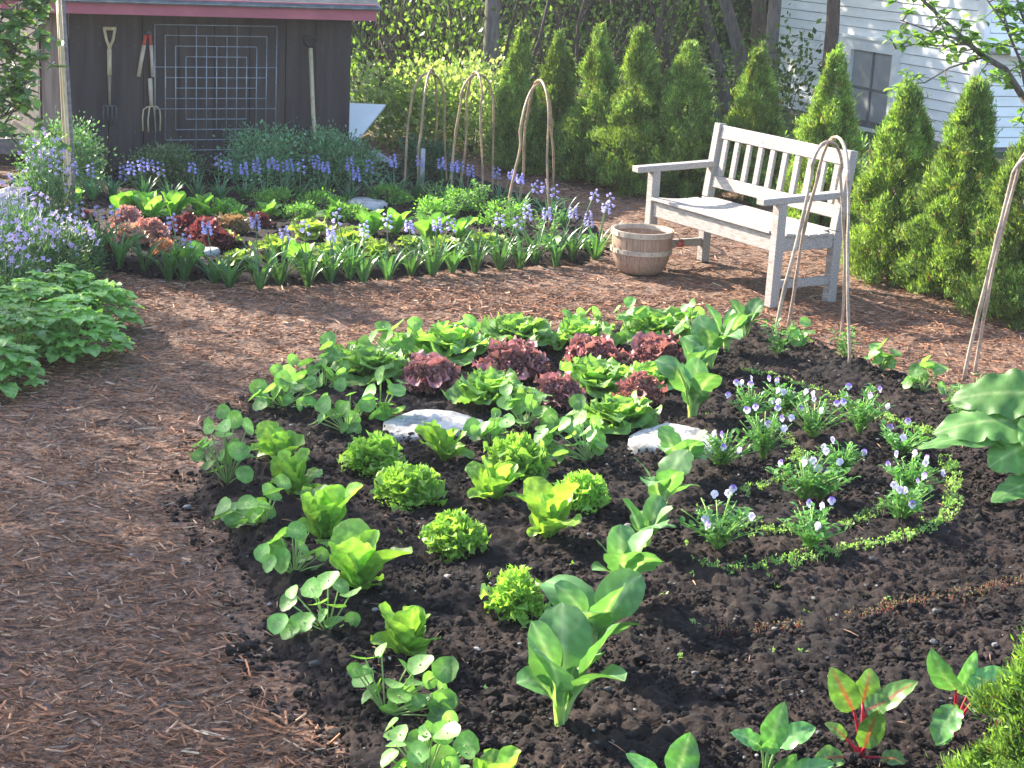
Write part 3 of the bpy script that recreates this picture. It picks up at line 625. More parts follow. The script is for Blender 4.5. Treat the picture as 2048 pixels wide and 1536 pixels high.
def hoop_band(z0, z1, r_, name, th=.005):
    m = MB(); m.lathe([(r_, z0), (r_ + th, z0), (r_ + th * 1.15, z1), (r_, z1), (r_, z0)], 40); m.box((-.09 * 0 + r_ * math.cos(-2.4) * 1.028, r_ * math.sin(-2.4) * 1.028, (z0 + z1) / 2), (.004, .05, (z1 - z0) * .98), rot=np.array(Matrix.Rotation(-2.4, 3, 'Z'))); 
    o = m.build(name, M['bandwood'], bas, False)
    m = MB()
    for k in range(16):
        a = k * .3927 + .1; m.box(((r_ + th * 1.3) * math.cos(a), (r_ + th * 1.3) * math.sin(a), (z0 + z1) / 2), (.003, .006, .004), rot=np.array(Matrix.Rotation(a, 3, 'Z')))
    m.build('staples', M['rust'], o, False)
hoop_band(.238, .272, prof(.93) + .001, 'rim_band'); hoop_band(.132, .160, prof(.55) + .001, 'middle_band')
m = MB(); m.lathe([(prof(.95) - .012, .24), (prof(.95) - .006, .24), (prof(.95) - .006, .27), (prof(.95) - .012, .27), (prof(.95) - .012, .24)], 40); m.build('inner_band', M['bandwood'], bas)
m = MB(); a = np.linspace(-.75, .75, 13); m.tube([(Rt + .004 + .055 * math.cos(k * 2.0), .085 * math.sin(k * 2.09), .245 - .05 * math.cos(k * 2.0)) for k in a], .0025, 6)
h_ = m.build('handle', M['rust'], bas); m = MB(); m.tube([(Rt + .050, -.06, .205), (Rt + .060, 0, .197), (Rt + .050, .06, .205)], .015, 10); m.build('grip', M['redpaint'], h_)
bas.rotation_euler = (0, 0, R(-12))

# ------------------------------------------------------------------ hoop trellises
def hooptrellis(feet, hts, label, cc=(.33, .22, .13), rad=.009, seed=0, tw=.72):
    """feet: two pairs of pixel feet; hts: apex pixel rows"""
    rn = random.Random(seed); A = [[base(*p) for p in pr] for pr in feet]
    c0 = (A[0][0] + A[0][1] + A[1][0] + A[1][1]) / 4
    root = empty('hoop_trellis', c0, label, 'trellis', 'bent cane hoop trellises')
    for (a, b), hh in zip(A, hts):
        mid = (a + b) / 2; hgt = height(mid, hh); half = (b - a) / 2; wv = np.linalg.norm(half); rr = wv * tw; V = []; cl = []
        side = np.cross(half / wv, zD)
        zs = hgt - rr * 1.15
        pts = []
        for z in np.linspace(-.02, zs, 12): q = z / zs if z > 0 else 0; pts.append(mid - half * (1 + (tw - 1) * q ** 1.3) + zD * z + side * .012 * math.sin(q * 5 + seed))
        for k in np.linspace(0, math.pi, 15)[1:-1]: pts.append(mid - half * tw * math.cos(k) + zD * (zs + rr * 1.15 * math.sin(k)))
        for z in np.linspace(zs, -.02, 12): q = z / zs if z > 0 else 0; pts.append(mid + half * (1 + (tw - 1) * q ** 1.3) + zD * z + side * .012 * math.sin(q * 4 + seed + 2))
        n = len(pts); base_c = np.array(cc); cl = np.array([base_c * (1.0 if i % 4 else .65) * rn.uniform(.85, 1.15) for i in range(n)])
        m = MB(); m.tube(np.array(pts) - c0, np.array([rad * (1.22 if i % 4 == 0 else rn.uniform(.88, 1.05)) * (1.12 - .3 * i / n) for i in range(n)]), 8, cl); m.build('hoop', M['cane'], root)
    m = MB(); tz = max(height(c0, h_) for h_ in hts) - .004; a = np.linspace(0, 6.28 * 3, 30); m.tube([(math.cos(k) * rad * 1.5, math.sin(k) * rad * 1.5, tz - .014 + .0012 * k) for k in a], .0018, 5, (.35, .28, .18)); m.build('twine_tie', M['cane'], root)
    return root
hooptrellis([((806, 372), (893, 362)), ((833, 392), (873, 352))], [146, 139], 'bent cane hoop trellis in the back bed, leftmost of three', seed=1)
hooptrellis([((900, 402), (987, 392)), ((922, 384), (961, 408))], [149, 144], 'bent cane hoop trellis in the back bed, middle of three', seed=2)
hooptrellis([((1017, 446), (1106, 408)), ((1038, 410), (1096, 452))], [168, 160], 'bent cane hoop trellis in the back bed, nearest the basket', seed=3)
hooptrellis([((1551, 694), (1682, 682)), ((1572, 656), (1698, 732))], [283, 274], 'tall bent cane hoop trellis standing in front of the bench', (.36, .27, .21), .0088, 4, .46)
hooptrellis([((1928, 762), (2092, 772)), ((1946, 752), (2078, 790))], [312, 300], 'bent cane hoop trellis at the right edge above the rhubarb', (.36, .27, .21), .0088, 5, .48)
pst = base(843, 392); o = MB(); o.tube([(0, 0, -.02), (.0, 0, .36)], .017, 8, (.3, .29, .3)); o = o.build('stake', M['cane']); o.location = pst; tag(o, 'short grey stake standing under the leftmost cane hoops', 'stake')
tpb = base(142, 470)
tee = empty('pole_bundle', tpb, 'tall bundle of thin wooden poles rising at the left in front of the shed', 'poles')
for i, (bx_, by_, tx_, ty_, r_, mt) in enumerate([(150, 475, 122, -60, .013, 'plank'), (133, 460, 112, -60, .011, 'handle'), (143, 482, 114, -50, .010, 'handle')]):
    b_ = base(bx_, by_); tp = AT(tx_, ty_, b_[1] + .35); m = MB(); q = tp - tpb; p0 = b_ - tpb; m.tube([p0, p0 + (q - p0) * .33 + np.array([.01, 0, 0]), p0 + (q - p0) * .66 + np.array([.006, 0, 0]), q], r_, 8); m.build('pole', M[mt], tee)

# ------------------------------------------------------------------ plant builders
def pakchoi(px, py, top, wpx, label, seed, nl=9, az0=None):
    rn = random.Random(seed); b = base(px, py); h = height(b, top); w_ = wpx / ppm(b)
    root = empty('pak_choi', b, label, 'pak choi', 'pak choi plants in a diagonal row'); ga = rn.uniform(0, 6.28) if az0 is None else az0
    for i in range(nl):
        q = i / (nl - 1); az = ga + i * 2.4 + rn.uniform(-.25, .25)
        L = h * (1.26 - .16 * q) * rn.uniform(.9, 1.08) if i < nl - 2 else h * .62
        if i < 2: L *= .72
        e0 = R(rn.uniform(72, 84)) ; e1 = R((-8 if i > 2 else -35) + 62 * q + rn.uniform(-15, 15))
        if i == nl - 1 or i == nl - 2: e0, e1 = R(86), R(66)
        m = MB(); g = rn.uniform(.85, 1.15); gc = (.105 * g, .235 * g, .075 * g)
        leaf(m, (math.cos(az) * .006, math.sin(az) * .006, 0), az, L, L * rn.uniform(.42, .52), e0, e1, P_spoon, cup=rn.uniform(-.1, .3), ruf=.07, rf=2, seg=18, cr=8, puck=.03, c=gc, mc=(.40, .52, .26), mw=.15,
             pc=(.34, .48, .2), pt=.4, rng=rn, bend=2.0, tw=rn.uniform(-.6, .6), vein=.06, bs=rn.uniform(-.15, .15), vc=.6)
        m.build('leaf', M['waxy'], root)
    return root

def cos_lettuce(px, py, top, wpx, label, seed, nl=13, c=(.20, .37, .07), group='upright green lettuces in the front bed', name='lettuce', yellow=0, near=True, lax=0):
    rn = random.Random(seed); b = base(px, py); h = height(b, top); w_ = wpx / ppm(b)
    h *= .92; w_ *= .9; root = empty(name, b, label, 'lettuce', group); ga = rn.uniform(0, 6.28); ms = MB()
    nl = min(nl, 11)
    for i in range(nl):
        q = i / (nl - 1); az = ga + i * 2.4 + rn.uniform(-.45, .45); out = 1 - q
        ef = R(72 - 125 * out ** 1.2 - lax + rn.uniform(-16, 16)); e0 = R(84 - 46 * out ** 1.3 + rn.uniform(-8, 4)); L = (h * (.62 + .55 * (1 - abs(q - .6))) * rn.uniform(.8, 1.15) if q > .3 else w_ * .55 * rn.uniform(.85, 1.1))
        L = max(L, .03); m = MB() if near else ms; g = rn.uniform(.85, 1.15); gc = np.array(c) * g + np.array([.06, .05, 0]) * yellow * rn.random()
        leaf(m, (math.cos(az) * .008, math.sin(az) * .008, 0), az, L, L * rn.uniform(.5, .68), e0, ef, P_obov, cup=rn.uniform(.05, .6), ruf=.10, rf=rn.uniform(1.5, 3), seg=20 if near else 7, cr=12 if near else 4, puck=.07 if near else 0, c=gc, mc=(.34, .5, .14), mw=.1,
             rng=rn, bend=rn.uniform(1.3, 2.4), tw=rn.uniform(-.5, .5), vein=.14, bs=rn.uniform(-.12, .12), vc=.3 if near else 0)
        if near: m.build('leaf', M['leaf'], root)
    if not near: ms.build('leaves', M['leaf'], root)
    return root

def butter(px, py, top, wpx, label, seed, nl=26, c=(.21, .38, .10), group='loose green lettuces in the front bed', yellow=0, seg=9):
    rn = random.Random(seed); b = base(px, py); h = height(b, top); w_ = wpx / ppm(b)
    root = empty('lettuce', b, label, 'lettuce', group); ga = rn.uniform(0, 6.28); m = MB(); m2 = MB()
    for i in range(nl):
        q = i / (nl - 1); az = ga + i * 2.4 + rn.uniform(-.2, .2)
        L = w_ * (.62 - .30 * q) * rn.uniform(.85, 1.15) + .01; lift = min(1.2, h / (w_ * .5))
        e0 = R(26 + 52 * q) * min(1, lift) + .1; e1 = R(-28 + 85 * q + rn.uniform(-15, 15)); g = rn.uniform(.82, 1.18)
        gc = np.array(c) * g + np.array([.12, .09, .0]) * yellow * rn.random()
        leaf(m if q < .65 else m2, (math.cos(az) * .01, math.sin(az) * .01, h * .22 * q), az, L, L * rn.uniform(.85, 1.1), e0, e1, P_lett, cup=rn.uniform(.05, .45), ruf=.24, rf=rn.uniform(1.5, 3.5), seg=int(seg * 1.8), cr=10, puck=.09, c=gc, mc=(.36, .52, .18), mw=.08, rng=rn, bend=1.1, tw=rn.uniform(-.3, .3), vein=.10)
    m.build('outer_leaves', M['leaf'], root); m2.build('heart', M['leaf'], root); return root

def frilly(px, py, top, wpx, label, seed, cols, tip, nl=60, name='frilly_lettuce', group=None, cat='lettuce', mt='leaf', jag=.5, dens=1.0, spiky=False):
    rn = random.Random(seed); rg_ = np.random.default_rng(seed); b = base(px, py); h = height(b, top) * (.78 if spiky else .88); w_ = wpx / ppm(b) * (.86 if spiky else .94)
    m = MB(); ga = rn.uniform(0, 6.28)
    for i in range(nl):
        q = (i + .5) / nl; az = ga + i * 2.4 + rn.uniform(-.3, .3)
        L = (w_ * .5 * (1 - q) ** .6 + h * .8 * q ** .8) * rn.uniform(.8, 1.15) + .01
        e0 = R(26 + 60 * q ** .7 + rn.uniform(-10, 10)); e1 = R(-35 + 110 * q + rn.uniform(-35, 35)); cc = np.array(rn.choice(cols)) * rn.uniform(.8, 1.2)
        leaf(m, (math.cos(az) * .012, math.sin(az) * .012, 0), az, L, L * rn.uniform(.32, .5) * dens, e0, e1, P_lett, cup=rn.uniform(-.1, .6), ruf=.6, rf=rn.uniform(3, 5.5), seg=14, cr=4, c=cc * .85, tc=tip, tp=2.2, rng=rn, bend=1.2, tw=rn.uniform(-.7, .7), jag=jag)
    # frilled edges over the dome
    n = int(1700 * (w_ / .15) ** 1.2) if spiky else int(3600 * (w_ / .15) ** 1.2)
    u = rg_.uniform(0, 1, n) ** .7; a = rg_.uniform(0, 6.283, n); ncl = 22; ca = rg_.uniform(0, 6.283, ncl); cu = rg_.uniform(0, 1, ncl)
    bump = 1 + .20 * fbm(np.cos(a) * 2 + seed, np.sin(a) * 2 + u * 3, 2.2, 3, seed)
    rr = np.sqrt(np.clip(u, 0, 1)); zz = h * (1.02 - .78 * u ** 1.7) * bump * rg_.uniform(.82, 1.03, n); rr = rr * w_ * .5 * bump
    P = np.stack([np.cos(a) * rr, np.sin(a) * rr, zz], 1)
    nlb = 24 if spiky else 30; lq = (np.arange(nlb) + .5) / nlb; la = np.arange(nlb) * 2.4 + rg_.normal(0, .25, nlb); lr_ = np.sqrt(lq) * w_ * .46 * rg_.uniform(.7, 1.25 if spiky else 1.12, nlb); lz = h * (.98 - .72 * lq ** 1.5) * rg_.uniform(.6 if spiky else .72, 1.2 if spiky else 1.08, nlb)
    k_ = rg_.integers(0, nlb, n); sel = rg_.random(n) < (.93 if spiky else .8); sg = .017 if spiky else .016
    T_ = rg_.normal(size=n) * sg * 1.25; Q_ = rg_.normal(size=(n, 2)) * sg * .42   # each leaf end is a ruffled fan, wide across and thin through
    PL = np.stack([np.cos(la[k_]) * (lr_[k_] + Q_[:, 0]) - np.sin(la[k_]) * T_, np.sin(la[k_]) * (lr_[k_] + Q_[:, 0]) + np.cos(la[k_]) * T_, lz[k_] + Q_[:, 1] - np.abs(T_) * .4], 1)
    P[sel] = PL[sel]; P[~sel] *= .86; P[:, 2] = np.maximum(P[:, 2], .004); a = np.where(sel, la[k_], a); u = np.where(sel, lq[k_], u)
    O = np.stack([np.cos(a) * u, np.sin(a) * u, 1.1 - .7 * u], 1)
    t_ = np.array(tip); lowc = np.array(cols)[rg_.integers(0, len(cols), n)]; k = np.clip((bump - .85) * 2.2 + rg_.normal(0, .25, n) + .35, 0, 1)[:, None]
    cl = (lowc * (1 - k) + t_ * k) * rg_.uniform(.7, 1.35, (n, 1))
    cloud(m, P, O + rg_.normal(size=(n, 3)) * (.45 if spiky else .9), (.019 if spiky else .0125) * rg_.uniform(.6, 1.4, n), .36 if spiky else .95, cl, rg_, fold=.5, droop=.15)
    o = m.build(name, M[mt]); o.location = b; tag(o, label, cat, group); return o

def disc(m, c, nrmv, r, cc, vc, rng, n=18):
    nv = np.asarray(nrmv, float); nv /= np.linalg.norm(nv); u = np.cross(nv, [0.3, .5, .8]); u /= np.linalg.norm(u); v = np.cross(nv, u)
    a = np.linspace(0, 2 * math.pi, n, endpoint=False); V = [np.asarray(c) - nv * r * .1]; C = [np.array(vc)]; ph = rng.uniform(0, 6)
    for k, q in ((1, .35), (2, .7), (3, 1.0)):
        for i, A in enumerate(a):
            rr = r * q * (1 + (.05 * math.sin(3 * A + ph) + .035 * math.sin(7 * A + ph)) * (q > .5)); z = r * (-.1 + .1 * q * q * math.sin(2 * A + ph) + .16 * q * q - .03 * (i % 2) * q)
            V.append(np.asarray(c) + u * rr * math.cos(A) + v * rr * math.sin(A) + nv * z); C.append(np.array(cc) * (1.0) + (np.array(vc) - np.array(cc)) * (.45 * (1 - q) if i % 2 == 0 else 0.08 * (1 - q)))
    T = [[0, 1 + i, 1 + (i + 1) % n] for i in range(n)]; Q = [[1 + k * n + i, 1 + (k + 1) * n + i, 1 + (k + 1) * n + (i + 1) % n, 1 + k * n + (i + 1) % n] for k in range(2) for i in range(n)]
    m.add(V, Q, T, np.array(C))

def nasturtium(px, py, x0, x1, top, label, seed, nl=12, rl=.03):
    rn = random.Random(seed); b = base(px, py); h = max(.05, height(b, top)); s_ = ppm(b); l0, l1 = (x0 - px) / s_, (x1 - px) / s_
    nl = int(nl * 1.7) + 2; root = empty('nasturtium', b, label, 'nasturtium', 'nasturtiums along the bed edge'); ms = MB()
    for i in range(nl):
        q = (i + .5) / nl; lx = l0 + (l1 - l0) * ((i * .618 + rn.uniform(-.08, .08)) % 1); ly = rn.uniform(-.5, .5) * max(.08, (l1 - l0)) * .6
        z = h * (.14 + .80 * rn.random() ** 1.1) * (1 - .25 * abs(lx) / (max(abs(l0), abs(l1)) + .01)); r_ = rl * rn.uniform(.65, 1.15)
        p = np.array([lx * .92, ly, z]); mid = p * .5 + np.array([0, 0, z * .12 + rn.uniform(-.01, .01)]); mid[:2] *= 1.1
        tt = np.linspace(0, 1, 7)[:, None]; cv = (1 - tt) ** 2 * 0 + 2 * tt * (1 - tt) * mid + tt ** 2 * p
        ms.tube(cv, .0022, 5, (.26, .38, .12)); nv = np.array([rn.uniform(-.8, .5) + .25 * np.sign(lx), rn.uniform(-1.1, .5), rn.uniform(.25, 1.2)]); m = MB(); g = rn.uniform(.8, 1.2)
        disc(m, p, nv, r_, (.16 * g, .34 * g, .085 * g), (.42, .55, .25), rn); m.build('leaf', M['leaf'], root)
    ms.build('stems', M['stem'], root); return root

def tall_leafset(root, m, rn, n, L, W, c, e=(55, 20)):
    for i in range(n):
        az = i * 2.4 + rn.uniform(-.3, .3)
        l_ = L * rn.uniform(.7, 1.1); leaf(m, (math.cos(az) * .012, math.sin(az) * .012, 0), az, l_, W * rn.uniform(.8, 1.2), R(rn.uniform(60, 85)), R(rn.uniform(-45, 50)), P_strap, cup=.5, seg=7, cr=2, c=np.array(c) * rn.uniform(.75, 1.2), rng=rn, bend=1.6, bs=rn.uniform(-.1, .1))

def bellhead(m, p, rn, n, ln, col_):
    for k in range(n):
        q = k / n; a = k * 2.2 + rn.uniform(-.3, .3); z = q * ln; o_ = .012 * (1.15 - q * .6); s_ = .0125 * (1.1 - .35 * q)
        c_ = np.array(p) + np.array([math.cos(a) * o_, math.sin(a) * o_, z]); d = np.array([math.cos(a) * .7, math.sin(a) * .7, -.75 + q * .9]); d /= np.linalg.norm(d)
        u = np.cross(d, [0, .1, 1]); u /= np.linalg.norm(u); v = np.cross(d, u); V = [c_]; g = rn.uniform(.8, 1.25); 
        for i in range(6): A = i * 1.047; V.append(c_ + d * s_ * .8 + (u * math.cos(A) + v * math.sin(A)) * s_ * .5)
        for i in range(6): A = i * 1.047; V.append(c_ + d * s_ * 1.7 + (u * math.cos(A) + v * math.sin(A)) * s_ * .9)
        m.add(V, [[1 + i, 7 + i, 7 + (i + 1) % 6, 1 + (i + 1) % 6] for i in range(6)], [[0, 1 + i, 1 + (i + 1) % 6] for i in range(6)], np.array(col_) * g)

def bluebell(px, py, heads, label, group, seed, L=.24, nl=14, c=(.06, .17, .055), W=.02, hc=(.30, .30, .72)):
    """heads: pixel positions of the flower heads of this clump"""
    rn = random.Random(seed); b = base(px, py); root = empty('bluebell_clump', b, label, 'bluebell', group)
    m = MB(); tall_leafset(root, m, rn, nl + rn.randint(-4, 4), L * rn.uniform(.78, 1.14), W, np.array(c) * rn.uniform(.85, 1.2)); m.build('leaves', M['gloss'], root)
    for hx, hy in heads:
        off = (hx - px) / ppm(b); t_ = height(b, hy + 8); top = np.array([off, rn.uniform(-.03, .03), t_]); 
        ms = MB(); mid = top * .5 + np.array([-off * .15, 0, 0]); tt = np.linspace(0, 1, 6)[:, None]; ms.tube(2 * tt * (1 - tt) * mid + tt ** 2 * top + np.array([0, 0, 0]), .0032, 5, (.12, .2, .09)); st = ms.build('flower_stalk', M['stem'], root)
        mh = MB(); ln = rn.uniform(.055, .09); bellhead(mh, top - np.array([0, 0, ln * .55]), rn, rn.randint(6, 13), ln, hc); mh.build('bell_flowers', M['petal'], st)
    return root

def bushleaf(root_name, px, py, w_, h_, n, size, cols, label, cat, group, seed, asp=.5, mt='leaf', stems=10, dep=1.0, b=None, flat=False, up=.4, shape=.6, core=True):
    rg_ = np.random.default_rng(seed); b = base(px, py) if b is None else b; root = empty(root_name, b, label, cat, group)
    # clumpy dome
    ncl = max(6, n // 60); th = rg_.uniform(0, 6.283, ncl); cz = rg_.uniform(.05, 1, ncl); rr = np.sqrt(1 - cz ** 2 * shape) * rg_.uniform(.45, 1, ncl)
    cen = np.stack([np.cos(th) * rr * w_ / 2, np.sin(th) * rr * w_ / 2 * dep, cz * h_ * .86], 1)
    k = rg_.integers(0, ncl, n); P = cen[k] + rg_.normal(size=(n, 3)) * np.array([w_ * .11, w_ * .11, h_ * .11]); P[:, 2] = np.clip(P[:, 2], .02, None)
    N = P - np.array([0, 0, h_ * .3]); N = N / (np.linalg.norm(N, axis=1)[:, None] + 1e-6) + rg_.normal(size=(n, 3)) * .7 + np.array([0, 0, up]); cl = np.array(cols)[rg_.integers(0, len(cols), n)] * rg_.uniform(.75, 1.25, (n, 1)) * (rg_.uniform(.8, 1.2, ncl)[k])[:, None]
    m = MB(); cloud(m, P, N, size * rg_.uniform(.6, 1.25, n), asp, cl, rg_); m.build('foliage', M[mt], root)
    if stems:
        ms = MB()
        for i in range(stems): e_ = cen[i % ncl]; ms.tube([(0.02 * math.cos(i), .02 * math.sin(i), 0), e_ * .5 + np.array([0, 0, .03]), e_], [.006, .004, .002], 5, (.12, .1, .05))
        ms.build('stems', M['stem'], root)
    return root

# ------------------------------------------------------------------ front bed planting
pk = [(1122, 1448, 1268, 200), (1185, 1318, 1172, 190), (1242, 1196, 1078, 160), (1290, 1098, 1008, 120), (1318, 1028, 915, 135), (1358, 958, 862, 125), (1384, 836, 722, 150), (1385, 765, 690, 130), (1420, 738, 640, 140), (1452, 702, 622, 110), (1490, 672, 600, 95)]
for i, (x, y, tp, wpx) in enumerate(pk):
    pakchoi(x, y, tp, wpx, ['largest pak choi with broad spoon leaves, nearest of the diagonal row', '%s pak choi of the diagonal row counted from the near end' % ORD[i]][i > 0], 100 + i, 9 if i < 3 else 8)
lt = [(560, 922, 850, 120, 'bright green upright lettuce, farthest in the left row by the mulch edge'), (588, 985, 900, 120, 'second farthest upright green lettuce of the left row near the mulch'),
      (648, 1075, 973, 125, 'upright green lettuce in the left row, third from the far end'), (722, 1178, 1068, 115, 'upright green lettuce in the left row with two tall rounded leaves'),
      (812, 1310, 1210, 170, 'wide open green lettuce beside the nearest round leaved nasturtiums'), (985, 1600, 1510, 170, 'yellow green lettuce tip cut off at the bottom edge of the picture'),
      (888, 915, 838, 115, 'upright green lettuce in front of the pale left stepping stone'), (988, 998, 918, 115, 'yellowish upright lettuce in the middle of the bed between frilly lettuces'), (1097, 1070, 962, 115, 'tall pointed upright lettuce in the middle of the bed beside the pak choi row')]
for i, (x, y, tp, wpx, lb) in enumerate(lt): cos_lettuce(x, y, tp, wpx, lb, 200 + i, 13, yellow=1.0 if i >= 6 else .3)
bt = [(735, 758, 690, 135, 'loose light green lettuce at the far left, among nasturtiums'), (900, 716, 652, 150, 'loose green lettuce behind the leftmost red lettuce'), (1035, 692, 634, 135, 'loose green lettuce behind the largest red lettuce'),
      (1168, 692, 640, 110, 'loose green lettuce at the far edge, behind the third red lettuce'), (1315, 684, 618, 125, 'tall loose green lettuce at the far edge beside the pak choi row'), (982, 806, 733, 135, 'round loose green lettuce in front of the largest red lettuce'),
      (1188, 784, 720, 135, 'loose green lettuce between the two small red lettuces'), (1312, 772, 722, 100, 'loose green lettuce tucked against the pak choi row, right of a red lettuce'), (1242, 858, 786, 140, 'loose green lettuce just left of the white stepping stone')]
for i, (x, y, tp, wpx, lb) in enumerate(bt): butter(x, y, tp, wpx, lb, 300 + i)
RC = [(.17, .11, .05), (.20, .09, .075), (.14, .17, .045)]
rd = [(860, 775, 706, 130, 'red frilly lettuce, leftmost of the front bed'), (1026, 752, 678, 150, 'largest red frilly lettuce, second from left in the far row'), (1182, 730, 670, 120, 'red frilly lettuce, third from left in the far row'), (1312, 730, 670, 125, 'red frilly lettuce at the right end of the far row'),
      (1117, 812, 742, 95, 'small red frilly lettuce in the nearer row beside a nasturtium'), (1277, 808, 745, 90, 'small red frilly lettuce in the nearer row beside the pak choi')]
for i, (x, y, tp, wpx, lb) in enumerate(rd): frilly(x, y, tp, wpx, lb, 400 + i, RC, (.42, .18, .20), 36, 'red_lettuce', 'red frilly lettuces', mt='redleaf', jag=.25, dens=.9)
FC = [(.24, .42, .08), (.30, .46, .11), (.18, .34, .07)]
fr = [(745, 938, 862, 130, 'frilly pale green endive, farthest left, near the left stepping stone'), (817, 1003, 915, 140, 'frilly pale green endive in front of another at the left of the bed'), (1032, 945, 866, 140, 'frilly green endive in the middle of the bed, behind an upright lettuce'),
      (1162, 1008, 942, 112, 'frilly green endive just right of the tall pointed lettuce'), (907, 1103, 1015, 122, 'frilly green endive standing alone on bare soil, second nearest'), (1032, 1222, 1138, 115, 'frilly green endive nearest the camera, left of the pak choi row')]
for i, (x, y, tp, wpx, lb) in enumerate(fr): frilly(x, y, tp, wpx, lb, 450 + i, FC, (.30, .50, .10), 60, 'curly_endive', 'curly endives', jag=.8, dens=.8, spiky=True)
ns = [(455, 965, 378, 505, 815, 14, 'nasturtium at the far left tip of the bed beside the mulch'), (565, 812, 500, 625, 728, 13, 'nasturtium on the left edge behind the far upright lettuce'), (530, 1045, 443, 578, 962, 9, 'nasturtium beside the second upright lettuce on the left edge'),
      (588, 1145, 512, 650, 1040, 8, 'nasturtium on the left edge in front of the third upright lettuce'), (655, 1262, 548, 705, 1148, 8, 'sparse nasturtium with a leaf reaching left on bare soil'), (770, 1425, 675, 905, 1285, 15, 'large nasturtium in front of the widest lettuce near the bottom'),
      (850, 1565, 762, 955, 1418, 12, 'nasturtium cut by the bottom edge of the picture'), (695, 862, 628, 742, 775, 10, 'nasturtium left of the left stepping stone'), (650, 780, 565, 705, 700, 12, 'nasturtium cluster at the upper left of the bed'),
      (690, 735, 635, 745, 668, 10, 'nasturtium at the upper left edge next to the mulch path'), (800, 725, 738, 832, 634, 9, 'nasturtium behind the leftmost red lettuce'), (760, 830, 715, 805, 742, 8, 'small nasturtium left of the leftmost red lettuce'),
      (935, 700, 880, 955, 628, 7, 'nasturtium rising behind the loose lettuces at the far edge'), (985, 690, 955, 1012, 636, 6, 'small nasturtium between two loose lettuces at the far edge'), (1150, 672, 1118, 1205, 602, 6, 'nasturtium at the far edge behind the third red lettuce'),
      (1262, 688, 1220, 1292, 598, 8, 'nasturtium at the far edge between the last two loose lettuces'), (982, 888, 935, 1015, 820, 8, 'yellowish nasturtium beside the left stepping stone'), (1052, 858, 1000, 1092, 762, 9, 'nasturtium between the round lettuce and a small red lettuce'),
      (1178, 918, 1065, 1222, 826, 12, 'nasturtium with long trailing stems in the middle of the bed'), (1125, 868, 1075, 1195, 796, 10, 'nasturtium in front of the small red lettuce'), (1385, 662, 1340, 1405, 605, 6, 'nasturtium at the far edge left of the end of the pak choi row'),
      (1603, 692, 1572, 1618, 632, 6, 'tiny nasturtium by the foot of the tall hoop trellis'), (1762, 742, 1732, 1790, 682, 7, 'nasturtium on the soil edge right of the tall hoop trellis'), (1845, 782, 1805, 1890, 708, 7, 'nasturtium on the soil edge between the two front trellises')]
for i, (x, y, a_, b_, tp, n, lb) in enumerate(ns): nasturtium(x, y, a_, b_, tp, lb, 500 + i, n, .033 if y > 1200 else .036)

# chard, spinach and rhubarb
def fr(d, n):
    """leaf frame: spine along d, upper side facing n"""
    d = np.array(d, float); d /= np.linalg.norm(d); n = np.array(n, float); n = n - d * (n @ d); n /= np.linalg.norm(n); return np.array([d, np.cross(n, d), n])
P_blade = lambda t: np.sin(np.clip(t * .95 + .05, 0, 1) ** .8 * math.pi) ** .7
def chard(px, py, spec, label, seed, stemc, lc, vc, sw=.006, mt='gloss', name='chard', cat='chard'):
    # spec: blade start and blade tip as offsets from the foot (right, up) in units of 100 photo pixels, blade width, depth offset, facing
    rn = random.Random(seed); b = base(px, py); root = empty(name, b, label, cat); s_ = ppm(b) / 100
    for (x0, z0, x1, z1, wd, dy, nx, ny, nz, curl) in spec:
        a0 = np.array([x0 / s_, dy * .6, max(.01, z0 / s_)]); a1 = np.array([x1 / s_, dy, max(.012, z1 / s_)]); m = MB(); tt = np.linspace(0, 1, 7)[:, None]; mid = a0 * np.array([.3, .3, .62]) 
        m.tube(2 * tt * (1 - tt) * mid + tt ** 2 * a0 + np.array([0, 0, -.005]) * (1 - tt), np.linspace(sw, sw * .55, 7), 7, stemc); m.build('stalk', M['stem'], root)
        L = np.linalg.norm(a1 - a0) * 1.06; m = MB(); e = R(curl)
        leaf(m, a0, 0, L, wd / s_, e, -e, P_blade, cup=.22, ruf=.10, rf=2.2, seg=16, cr=8, c=np.array(lc) * rn.uniform(.85, 1.15), mc=vc, mw=.10, rng=rn, vein=.14, vc=.55, frame=fr(a1 - a0, (nx, ny, nz)))
        m.build('leaf', M[mt], root)
    return root
red = (.42, .012, .03)
chard(1722, 1508, [(-.22, .95, -.72, 1.78, .62, .03, -.3, -1, .5, 12), (.0, 1.0, .12, 1.62, .62, .08, .3, -1, .3, 10), (.3, 1.0, 1.02, 1.55, .5, .03, -.2, -.5, 1, 25), (.0, 1.02, .45, 1.25, .5, .0, 0, -.8, 1, 20), (.02, .28, .18, 1.12, .58, -.03, .1, -1, .3, -8),
       (-.42, .12, -1.0, -.05, .52, -.06, -.1, -.6, 1, 14), (-.30, .30, -.72, .52, .3, .04, 0, -.6, 1, 20), (.35, .12, .80, -.02, .42, -.05, 0, -.5, 1, 30), (.1, .25, .4, .85, .35, .02, .4, -.8, .2, 5)],
      'swiss chard with bright red stalks and red veined leaves near the bottom right', 601, red, (.12, .23, .05), (.34, .04, .04), .0062)
chard(1905, 1470, [(-.05, 1.05, -.62, 1.95, .58, .0, -.8, -.8, .4, 25), (.3, .95, 1.1, 1.25, .62, .05, 0, -.6, 1, 20), (-.1, .85, -.45, .15, .62, -.08, -.6, -.8, .7, 25), (.3, .8, .9, .7, .5, 0, .1, -.7, 1, 25), (-.15, .35, -.45, .08, .32, -.07, 0, -.7, .7, 10), (.1, .8, .4, 1.6, .4, .08, .2, -1, .2, 10)],
      'green chard with short red stalks beside the foreground conifer', 602, red, (.10, .25, .07), (.22, .36, .14), .006)
